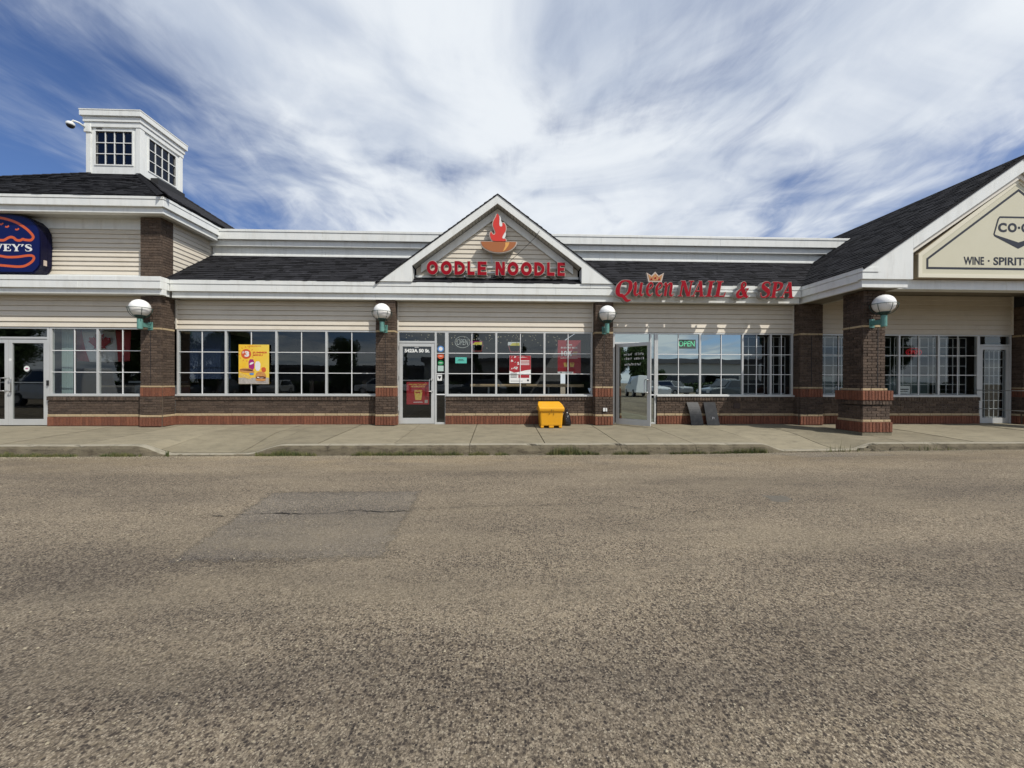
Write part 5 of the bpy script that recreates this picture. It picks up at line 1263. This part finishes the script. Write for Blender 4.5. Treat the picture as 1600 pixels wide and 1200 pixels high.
leafp = [(0, -.5), (.02, -.2), (.26, -.24), (.22, -.14), (.48, .06), (.42, .10), (.46, .24), (.30, .22), (.26, .28), (.12, .14), (.18, .40), (.09, .36), (0, .5)]
lp = leafp+[(-a, b) for a, b in leafp[::-1][1:-1]]
m = MB(); m.xz(ccw([(-10.36+a*.60, 2.10+b*.62) for a, b in lp]), .165, .168); wpart(m, 'maple_leaf', FR, t)
# blinds, curtain, interior bits
m = MB()
for k in range(16): a = -8.15+k*.066; m.box(a, a+.062, .25, .256, 1.18, 2.40)
m.build('vertical_blind', mat('navy blind', (.018, .032, .075), rough=.6), None, label='navy vertical blind hanging behind the far left panes of the long window', cat='blind')
m = MB()
for k in range(5): a = -11.15+k*.058; m.box(a, a+.05, .02, .03, .2, 2.44)
m.build('vertical_blind', mat('pale teal blind', (.30, .38, .36), rough=.7), None, label='pale teal vertical blind strips left of the maple leaf flag', cat='blind')
def table(x0, x1, y0, y1, h, mt, label, legs, cat='table', th=.05):
    t_ = thing('table', label, cat, None, ((x0+x1)/2, (y0+y1)/2, 0)); m = MB(); m.box(x0, x1, y0, y1, h-th, h); wpart(m, 'tabletop', mt, t_)
    for x in legs: m = MB(); m.tube([(x, (y0+y1)/2, 0), (x, (y0+y1)/2, h-th)], .025, 8); wpart(m, 'leg', STEEL, t_)
table(-.80, 2.36, .50, .90, 1.06, WOOD, 'long pale wooden window counter behind the noodle shop glass', (-.3, .62, 1.4, 2.05), th=.075)
table(-9.95, -8.95, .5, 1.2, 1.12, mat('pale counter', (.22, .24, .25), rough=.5), 'pale grey counter just inside the restaurant window', (-9.8, -9.1))
WB2 = B('cabinet', mat('grey cabinet', (.16, .17, .175), rough=.5), None, (-9.9, -8.9, .62, 1.2, 0, 1.0), label='grey cabinet under the counter inside the restaurant window', cat='cabinet')
table(-10.9, -10.1, .6, 1.3, 1.0, mat('tan table', (.30, .24, .16), rough=.5), 'small table with papers inside the restaurant window', (-10.5,))
for a, nm in ((-8.0, 'behind the navy blind'), (-5.4, 'behind the middle panes of the long window'), (-3.9, 'behind the last panes of the long window')):
    t_ = thing('bench_seat', 'dark booth bench '+nm, 'bench', 'booth benches inside the restaurant', (a, 1.6, 0))
    B('backrest', mat('booth vinyl', (.05, .03, .025), rough=.5), t_, (-.06, .06, -.5, .5, .4, 1.15)); B('seat', INT, t_, (.06, .5, -.5, .5, .0, .45))
# liquor shelving
for a, nm in ((8.9, 'behind the freestanding column'), (10.4, 'behind the red neon open sign'), (11.9, 'beside the far right door')):
    t_ = thing('shelf_unit', 'pale low shelf unit inside the liquor store '+nm, 'shelf', 'shelf units in the liquor store', (a, 1.2, 0))
    B('side_panel', mat('pale shelf', (.22, .28, .27), rough=.6), t_, (0, .03, 0, .4, 0, 1.35), (1.27, 1.3, 0, .4, 0, 1.35))
    B('back_panel', mat('pale shelf back', (.20, .26, .25), rough=.6), t_, (.03, 1.27, 0, .02, 0, 1.3))

# ------------------------------------------------------------------ props on the walk
# yellow grit bin
t = thing('grit_bin', 'yellow plastic grit bin with sloping lid standing before the brick wall', 'bin', None, (1.30, -.42, walk_z(1.3, -.4)))
def taper(m, a, b, mi=0):
    """a,b: (x0,x1,y0,y1,z)"""
    i = len(m.v)
    for (x0, x1, y0, y1, z) in (a, b): m.v += [(x0, y0, z), (x1, y0, z), (x1, y1, z), (x0, y1, z)]
    for q in ((0, 3, 2, 1), (4, 5, 6, 7), (0, 1, 5, 4), (1, 2, 6, 5), (2, 3, 7, 6), (3, 0, 4, 7)): m.f.append(tuple(i+k for k in q)); m.m.append(mi)
m = MB(); taper(m, (-.268, .268, -.23, .25, .042), (-.290, .290, -.25, .27, .42)); m.build('body', YEL, t, bevel=.03)
m = MB()
for a, b in ((-.265, -.19), (-.06, .06), (.19, .265)): m.box(a, b, -.225, .245, 0, .055)
m.build('foot', YEL, t, bevel=.008)
m = MB(); taper(m, (-.312, .312, -.275, .29, .40), (-.318, .318, -.285, .30, .50)); i = len(m.v)
lidp = [(-.318, -.285, .505), (.318, -.285, .505), (.318, .05, .575), (.28, .30, .635), (-.28, .30, .635), (-.318, .05, .575)]; base_ = [(x, y, .45) for x, y, z in lidp]
m.v += base_+lidp; m.f.append(tuple(i+6+k for k in range(6))); m.m.append(0)
for k in range(6): j = (k+1) % 6; m.f.append((i+k, i+j, i+6+j, i+6+k)); m.m.append(0)
m.build('lid', YEL, t, bevel=.022)
B('latch', BLACK, t, (-.012, -.004, -.292, -.284, .41, .46), (.03, .04, -.292, -.284, .43, .45), (-.06, -.055, -.262, -.25, .33, .37), (.05, .055, -.262, -.25, .31, .37))
# bag
m = MB(); prof = [(.0, 0), (.14, .0), (.155, .05), (.15, .12), (.13, .2), (.10, .28), (.055, .35), (.03, .39), (.05, .43), (0, .44)]
m.lathe((0, 0, 0), prof, 20)
m.v = [(x*(1+.22*noise.noise(Vector((x*14, y*14, z*9))))*.8, y*(1+.2*noise.noise(Vector((y*12, x*12, z*8+4))))*.7, z) for x, y, z in m.v]
m.build('garbage_bag', BAG, None, smooth=True, loc=(1.755, -.20, -.01), label='crumpled black plastic bag tied at the top beside the yellow bin', cat='bag')
# leaning black panels
def lean(x, wtop, shift, label, curve, rz, mark):
    t_ = thing('leaning_panel', label, 'panel', 'black panels leaning on the brick wall', (x, 0, -.01)); m = MB(); n = 10; rows = []
    for k in range(n+1):
        s = k/n; z = .60*s; y_ = -.20*(1-s)**1.0-.02+curve*sin(pi*s)*-.05; xo = shift*(1-s)**1.1
        rows.append(((xo, y_, z), (xo+wtop*(1-.06*s), y_-.0, z)))
    for (a, b), (c, d) in zip(rows, rows[1:]):
        m.prism([a, b, d, c], (0, .008, 0))
    m.build('sheet', SLATE, t_)
    if mark: B('chalk_mark', mat('grey mark', (.28, .28, .30)), t_, (shift*.4+.16, shift*.4+.18, -.172, -.158, .16, .21), (shift*.4+.20, shift*.4+.215, -.172, -.158, .16, .21), (shift*.4+.16, shift*.4+.20, -.160, -.150, .20, .215))
    t_.rotation_euler.z = rz
lean(5.02, .33, .03, 'curved shiny black panel leaning on the brick wall, left of its twin', 1.0, 0, False)
lean(5.48, .34, .0, 'flat black panel with a grey chalk mark leaning on the brick wall', .1, 0, True)
# outlet, vent, handrail, small items
t = thing('outlet_cover', 'small white outlet cover low on the pilaster beside the open door', 'outlet', None, (2.76, -.235, .36)); B('plate', WPRINT, t, (-.055, -.005, -.012, .01, 0, .09), (.01, .05, -.012, .01, 0, .085))
B('wall_vent', mat('dark vent', (.045, .03, .025), rough=.8), None, (6.32, 6.50, -.012, .02, .42, .56), label='small square brown vent cover set in the brick wall below the salon window', cat='vent')
t = thing('handrail', 'thin steel handrail curving down at the right edge of the walk', 'handrail', None, (14.0, -1.0, 0))
m = MB(); m.tube([(-.85, 1.02, .93), (-.85, .1, .93), (-.80, 0, .93), (-.3, 0, .915), (.05, 0, .91), (.18, 0, .87), (.24, 0, .78), (.25, 0, .40), (.25, 0, -.05)], [.011, .011, .011, .012, .014, .018, .020, .020, .020], 10); m.build('rail', STEEL, t, smooth=True)
m = MB(); m.tube([(-.85, 1.02, .42), (-.85, .05, .42), (-.8, 0, .42), (.25, 0, .40)], .008, 8); m.build('lower_rail', STEEL, t, smooth=True)
# security camera on cupola
t = thing('security_camera', 'white dome security camera on an arm at the cupola corner', 'security camera', None, (-13.43, 2.86, 9.36))
B('mount', WHITE, t, (-.13, .10, -.02, .03, -.12, .16), bevel=.02)
m = MB(); m.tube([(-.08, -.02, .04), (-.14, -.14, .09), (-.22, -.22, .10), (-.27, -.24, .04)], .028, 10); m.build('arm', WHITE, t, smooth=True)
m = MB(); m.lathe((-.28, -.25, -.03), [(0, .07), (.07, .065), (.105, .03), (.11, -.02), (.10, -.04)], 20); m.build('housing', WHITE, t, smooth=True)
m = MB(); m.lathe((-.28, -.25, -.03), [(.10, -.038), (.095, -.07), (.07, -.105), (.035, -.125), (0, -.13)], 20); m.build('dome', BLACK, t, smooth=True)
# weeds along the kerb foot
WEED = mat('weeds', (.045, .075, .018), (.20, .19, .07), rough=.8, scale=9, rnd=0); 
m = MB(); wm = []
for k in range(16000):
    x = random.uniform(-13.5, 9.5)
    dens_ = noise.noise(Vector((x*1.1, 3, 3)))+.35*noise.noise(Vector((x*4, 1, 3)))
    if x > 5.3 and random.random() < .93: continue
    if dens_ < -.16+.35*ramp(x) or (-6.2 < x < -4.9): continue
    y_ = -2.70-abs(random.gauss(0, .018)); h = random.uniform(.04, .14)*(.7+dens_*1.4); a = random.uniform(0, 2*pi); b = random.uniform(-.035, .035); s_ = random.uniform(.003, .008)
    z_ = gz(x, y_)-.004
    m.poly([(x-s_*cos(a), y_-s_*sin(a), z_), (x+s_*cos(a), y_+s_*sin(a), z_), (x+b, y_+random.uniform(-.03, .01), z_+h)])
m.build('weeds', WEED, None, kind='stuff', label='low green weeds growing in the gutter at the foot of the kerb', cat='weeds')
GUT = mat('gutter dirt', (.030, .027, .018), (.16, .135, .085), rough=.95, scale=7, bump=1, bscale=90)
m = MB(); n_ = 620; prev = None
for k in range(n_+1):
    x = -14+24*k/n_; wd = .03+.035*abs(noise.noise(Vector((x*2.3, 4, 1))))+.02*noise.noise(Vector((x*11, 4, 1))); wd *= 1-.7*ramp(x); z_ = lot_z(x)
    a = (x, -2.655, z_+.012); b = (x, -2.69-wd, z_+.003)
    if prev: m.poly([prev[1], b, a, prev[0]])
    prev = (a, b)
m.build('gutter_dirt', GUT, None, kind='stuff', label='thin line of dark dirt packed along the foot of the kerb', cat='dirt')
# loose grit in the gutter and on the lot
GRIT = mat('loose grit', (.22, .19, .13), (.38, .33, .24), rough=.9, scale=30)
m = MB()
for k in range(14000):
    if random.random() < .8: x = random.uniform(-14, 14); y_ = -2.72-abs(random.gauss(0, .16))
    else: x = random.uniform(-9, 9); y_ = random.uniform(-9.4, -3)
    s_ = random.uniform(.003, .009); z_ = gz(x, y_)+.003; a = random.random()*3; c, d = cos(a)*s_, sin(a)*s_; t3 = (x, y_, z_+s_*.8)
    q = [(x-c, y_-d, z_), (x+d, y_-c, z_), (x+c, y_+d, z_), (x-d, y_+c, z_)]
    for i in range(4): m.poly([q[i], q[(i+1) % 4], t3])
m.build('loose_grit', GRIT, None, kind='stuff', label='loose tan grit scattered on the asphalt and along the kerb', cat='gravel')

# ------------------------------------------------------------------ across the lot (mirrored in the windows)
bl = thing('warehouse_building', 'long pale flat-roofed building across the lot, mirrored in the salon glass', 'building', None, (20, -62, -.3))
B('wall', mat('pale wall', (.42, .42, .40)), bl, (-34, 30, -12, 0, 0, 5.2)); B('roof', mat('grey parapet', (.16, .16, .17)), bl, (-34.5, 30.5, -12.5, .5, 5.2, 6.0)); B('window', DGLASS, bl, (-30, 26, .02, .08, .5, 2.8)); B('canopy', mat('dark red canopy', (.18, .03, .03)), bl, (-20, -6, .1, 1.5, 3.2, 4.2))
b2 = thing('low_building', 'low dark building across the lot, mirrored in the noodle shop glass', 'building', None, (-30, -70, -.3))
B('wall', mat('grey wall', (.10, .10, .11)), b2, (-25, 16, -12, 0, 0, 4.2)); B('roof', mat('dark flat roof', (.10, .10, .11)), b2, (-25.5, 16.5, -12.5, .6, 4.2, 4.9)); B('door', mat('red door', (.25, .03, .03)), b2, (-4, -1, .02, .1, 0, 3))
LEAF = mat('foliage', (.022, .050, .012), (.07, .12, .03), rough=.8, scale=1.3); BARK = mat('bark', (.06, .045, .03), rough=.9)
def tree_meshes(seed, h, wd, nleaf, conical=False):
    rnd = random.Random(seed); m = MB()
    blobs = []
    for k in range(16):
        zz = rnd.uniform(.25, 1); rr = wd*(1-zz)*1.1 if conical else wd*sqrt(max(.05, 1-((zz-.6)/.42)**2))*rnd.uniform(.3, .8)
        a = rnd.uniform(0, 2*pi); blobs.append((rr*cos(a)*.7, rr*sin(a)*.7, zz*h*.9, (wd*.22 if conical else wd*.42)*rnd.uniform(.7, 1.2)))
    for k in range(nleaf):
        b = rnd.choice(blobs); d = Vector((rnd.gauss(0, 1), rnd.gauss(0, 1), rnd.gauss(0, .8))).normalized()*b[3]*rnd.uniform(.6, 1.1); p = Vector(b[:3])+d
        e1 = Vector((rnd.gauss(0, 1), rnd.gauss(0, 1), rnd.gauss(0, 1))).normalized()*.12; e2 = Vector((rnd.gauss(0, 1), rnd.gauss(0, 1), rnd.gauss(0, 1))).normalized()*.10
        m.poly([p-e1, p+e2, p+e1, p-e2])
    t_ = MB(); t_.tube([(0, 0, 0), (.05, 0, h*.3), (0, .05, h*.6), (0, 0, h*.9)], [h*.025, h*.018, h*.010, h*.004], 8)
    for b in blobs[:7]: t_.tube([(0, 0, h*.3), (b[0]*.6, b[1]*.6, b[2]*.8), b[:3]], [h*.010, h*.006, h*.002], 6)
    return m.mesh('crown', LEAF), t_.mesh('trunk', BARK)
TM = [tree_meshes(1, 8, 2.8, 13000), tree_meshes(2, 9.5, 3.3, 15000), tree_meshes(3, 9, 1.1, 1800, True)]
kinds = {'broad': 0, 'narrow': 0}
for i, (x, y_, k, sc_, where) in enumerate([(-58, -38, 1, 1, 'mirrored in the restaurant door'), (-50, -30, 0, 1, 'mirrored at the edge of the restaurant door'), (-66, -26, 1, 1, 'standing nearest the far left end of the lot'),
        (-44, -44, 1, .9, 'mirrored behind the maple leaf flag'), (-72, -46, 0, 1, 'last of the far left group'), (-36, -48, 0, .8, 'mirrored right of the maple leaf flag'), (-2.8, -36, 2, 1.1, 'mirrored behind the noodle shop neon sign'),
        (-20, -40, 0, .9, 'mirrored at the left end of the long window'), (3.6, -46, 2, .9, 'mirrored behind the tall red poster'), (-14.5, -50, 2, .8, 'mirrored behind the yellow poster'), (24, -46, 0, .42, 'mirrored low in the salon window'),
        (18.5, -50, 1, .40, 'mirrored at the left edge of the salon window'), (52, -40, 1, 1, 'mirrored in the far right door'), (60, -30, 0, .9, 'mirrored at the far right'), (-46, -18, 1, .8, 'mirrored in the open salon door'), (-52, -12, 0, .8, 'mirrored at the left of the open salon door'), (-56, -21, 1, 1.25, 'mirrored behind the white van'), (-48, -25, 0, 1.3, 'mirrored right of the white van'), (-60, -30, 1, 1.3, 'mirrored in the middle of the open salon door'), (-36, -30, 1, 1, 'added to darken the glass below the maple leaf'), (-31, -36, 0, 1.05, 'added to darken the glass at the right stripe of the flag'), (-42, -35, 1, 1.1, 'added to darken the glass at the left stripe of the flag'), (-29, -30, 0, .8, 'added to darken the pilaster edge of the flag window'), (-42, -21.5, 0, 1.0, 'nearest the white van')]):  # trees around the flag are added to darken that window's reflection
    t_ = thing('tree', ('narrow dark conical' if k == 2 else 'broad leafy')+' tree across the lot '+where, 'tree', 'trees across the parking lot', (x, y_, -.3), i*1.3)
    t_.scale = (sc_, sc_, sc_); link('crown', TM[k][0], t_); link('trunk', TM[k][1], t_)
def car(x, y_, rz, paint, kind, label):
    pf = {'suv': ([(0, .35), (0, .85), (.12, .98), (1.05, 1.08), (1.65, 1.62), (3.9, 1.68), (4.45, 1.1), (4.6, .95), (4.6, .35)], [(1.2, 1.1), (1.72, 1.56), (3.8, 1.60), (4.3, 1.12)], (.85, 3.7), .36),
          'pickup': ([(0, .4), (0, .95), (.15, 1.1), (1.3, 1.18), (1.9, 1.82), (3.4, 1.86), (3.75, 1.2), (5.6, 1.18), (5.65, .45)], [(1.5, 1.2), (1.98, 1.75), (3.3, 1.78), (3.6, 1.22)], (1.0, 4.5), .40),
          'van': ([(0, .4), (0, .95), (.15, 1.1), (.95, 1.25), (1.6, 2.1), (5.3, 2.15), (5.4, .45)], [(1.1, 1.28), (1.65, 1.98), (2.6, 2.0), (2.6, 1.28)], (.95, 4.3), .38)}[kind]
    t_ = thing('parked_'+{'suv': 'car', 'pickup': 'pickup', 'van': 'van'}[kind], label, {'suv': 'car', 'pickup': 'pickup truck', 'van': 'van'}[kind], 'vehicles parked across the lot', (x, y_, -.3), rz)
    out_, win, ax, r = pf; W2 = .92; m = MB(); n = len(out_)
    yw = lambda z: W2-max(0, z-1.05)*.28
    i = len(m.v); m.v += [(a, -yw(b), b) for a, b in out_]+[(a, yw(b), b) for a, b in out_]
    m.f.append(tuple(range(n-1, -1, -1))); m.f.append(tuple(range(n, 2*n))); m.m += [0, 0]
    for k in range(n): j = (k+1) % n; m.f.append((k, j, n+j, n+k)); m.m.append(0)
    m.build('body', paint, t_, bevel=.05)
    m = MB(); q = len(win)
    for s in (-1, 1):
        m.poly([(a, s*(yw(b)+.006), b) for a, b in (win if s > 0 else win[::-1])])
    a, b = out_[3], out_[4]; f_ = lambda p, t1: p[0]+(a[0]*0)
    p1 = (a[0]+(b[0]-a[0])*.08-.03, a[1]+(b[1]-a[1])*.08+.03); p2 = (a[0]+(b[0]-a[0])*.92-.03, a[1]+(b[1]-a[1])*.92+.03)
    m.poly([(p1[0], .8, p1[1]), (p1[0], -.8, p1[1]), (p2[0], -.68, p2[1]), (p2[0], .68, p2[1])])
    m.build('window_glass', mat('car glass', (.02, .022, .025), rough=.05, spec=1), t_)
    for xx in ax:
        for s in (-1, 1):
            m = MB(); m.tube([(xx, s*.72, r), (xx, s*.95, r)], r, 20); m.build('wheel', BLACK, t_)
            m = MB(); m.tube([(xx, s*.945, r), (xx, s*.965, r)], r*.6, 14); m.build('rim', STEEL, t_)
    for s in (-1, 1): B('headlight', mat('headlight', (.7, .7, .7), rough=.1), t_, (-.02, .06, s*.62-.16, s*.62+.16, .72, .88))
PW = mat('white car paint', (.72, .73, .74), rough=.25, coat=.6); PG = mat('slate car paint', (.07, .09, .11), rough=.25, coat=.6); PS = mat('silver car paint', (.35, .36, .37), rough=.25, coat=.6)
car(15.0, -17.5, radians(-6), PG, 'suv', 'slate blue parked car across the lot, mirrored in the salon window')
car(15.2, -24.5, radians(-120), PW, 'suv', 'white parked car across the lot facing the shops, nearest the slate one')
car(20.5, -31, radians(-110), PS, 'suv', 'silver parked car across the lot facing the salon door')
car(-28, -14, radians(12), PW, 'van', 'white work van parked far to the side of the lot')
car(-16, -34, radians(10), PW, 'pickup', 'white pickup truck parked across the lot, mirrored in the long window')
car(-9.5, -33, radians(8), PW, 'pickup', 'second white pickup truck across the lot, mirrored beside the first')
car(-4, -24, radians(15), PG, 'suv', 'dark parked car across the lot, mirrored low in the long window')
car(1.5, -21, radians(5), PG, 'suv', 'dark parked car across the lot, mirrored behind the counter in the noodle shop')

car(-24, -30, radians(-95), PS, 'suv', 'silver parked car far across the lot facing the long window')
car(-30, -29, radians(-88), PG, 'suv', 'dark parked car far across the lot left of the silver one')
car(-36, -28, radians(-92), PS, 'suv', 'silver parked car mirrored under the maple leaf flag')
car(24, -27, radians(-90), PG, 'pickup', 'slate pickup truck parked across the lot at the right')
car(31, -24, radians(-86), PW, 'suv', 'white parked car mirrored in the far right door')
hd_ = thing('hedge', 'long dark clipped hedge added across the lot to darken the window reflections', 'hedge', None, (-10, -42, -.3)); rnd = random.Random(5); m = MB(); mh = MB()  # added to give a dark band low in the mirrored view
mh.box(-75, 75, -.5, .5, 0, 1.25)
for k in range(16000):
    p = Vector((rnd.uniform(-75, 75), rnd.choice((.55, .55, .2))+rnd.uniform(-.1, .15), rnd.uniform(.05, 1.55))); e1 = Vector((rnd.gauss(0, 1), rnd.gauss(0, 1), rnd.gauss(0, 1))).normalized()*.16; e2 = Vector((rnd.gauss(0, 1), rnd.gauss(0, 1), rnd.gauss(0, 1))).normalized()*.12
    m.poly([p-e1, p+e2, p+e1, p-e2])
m.build('foliage', LEAF, hd_); mh.build('branch_mass', mat('hedge inside', (.012, .02, .008), rough=.9), hd_)

sc.cycles.max_bounces = 8; sc.cycles.transparent_max_bounces = 12; sc.cycles.use_denoising = True
sc.cycles.caustics_reflective = False; sc.cycles.caustics_refractive = False; sc.cycles.sample_clamp_indirect = 6
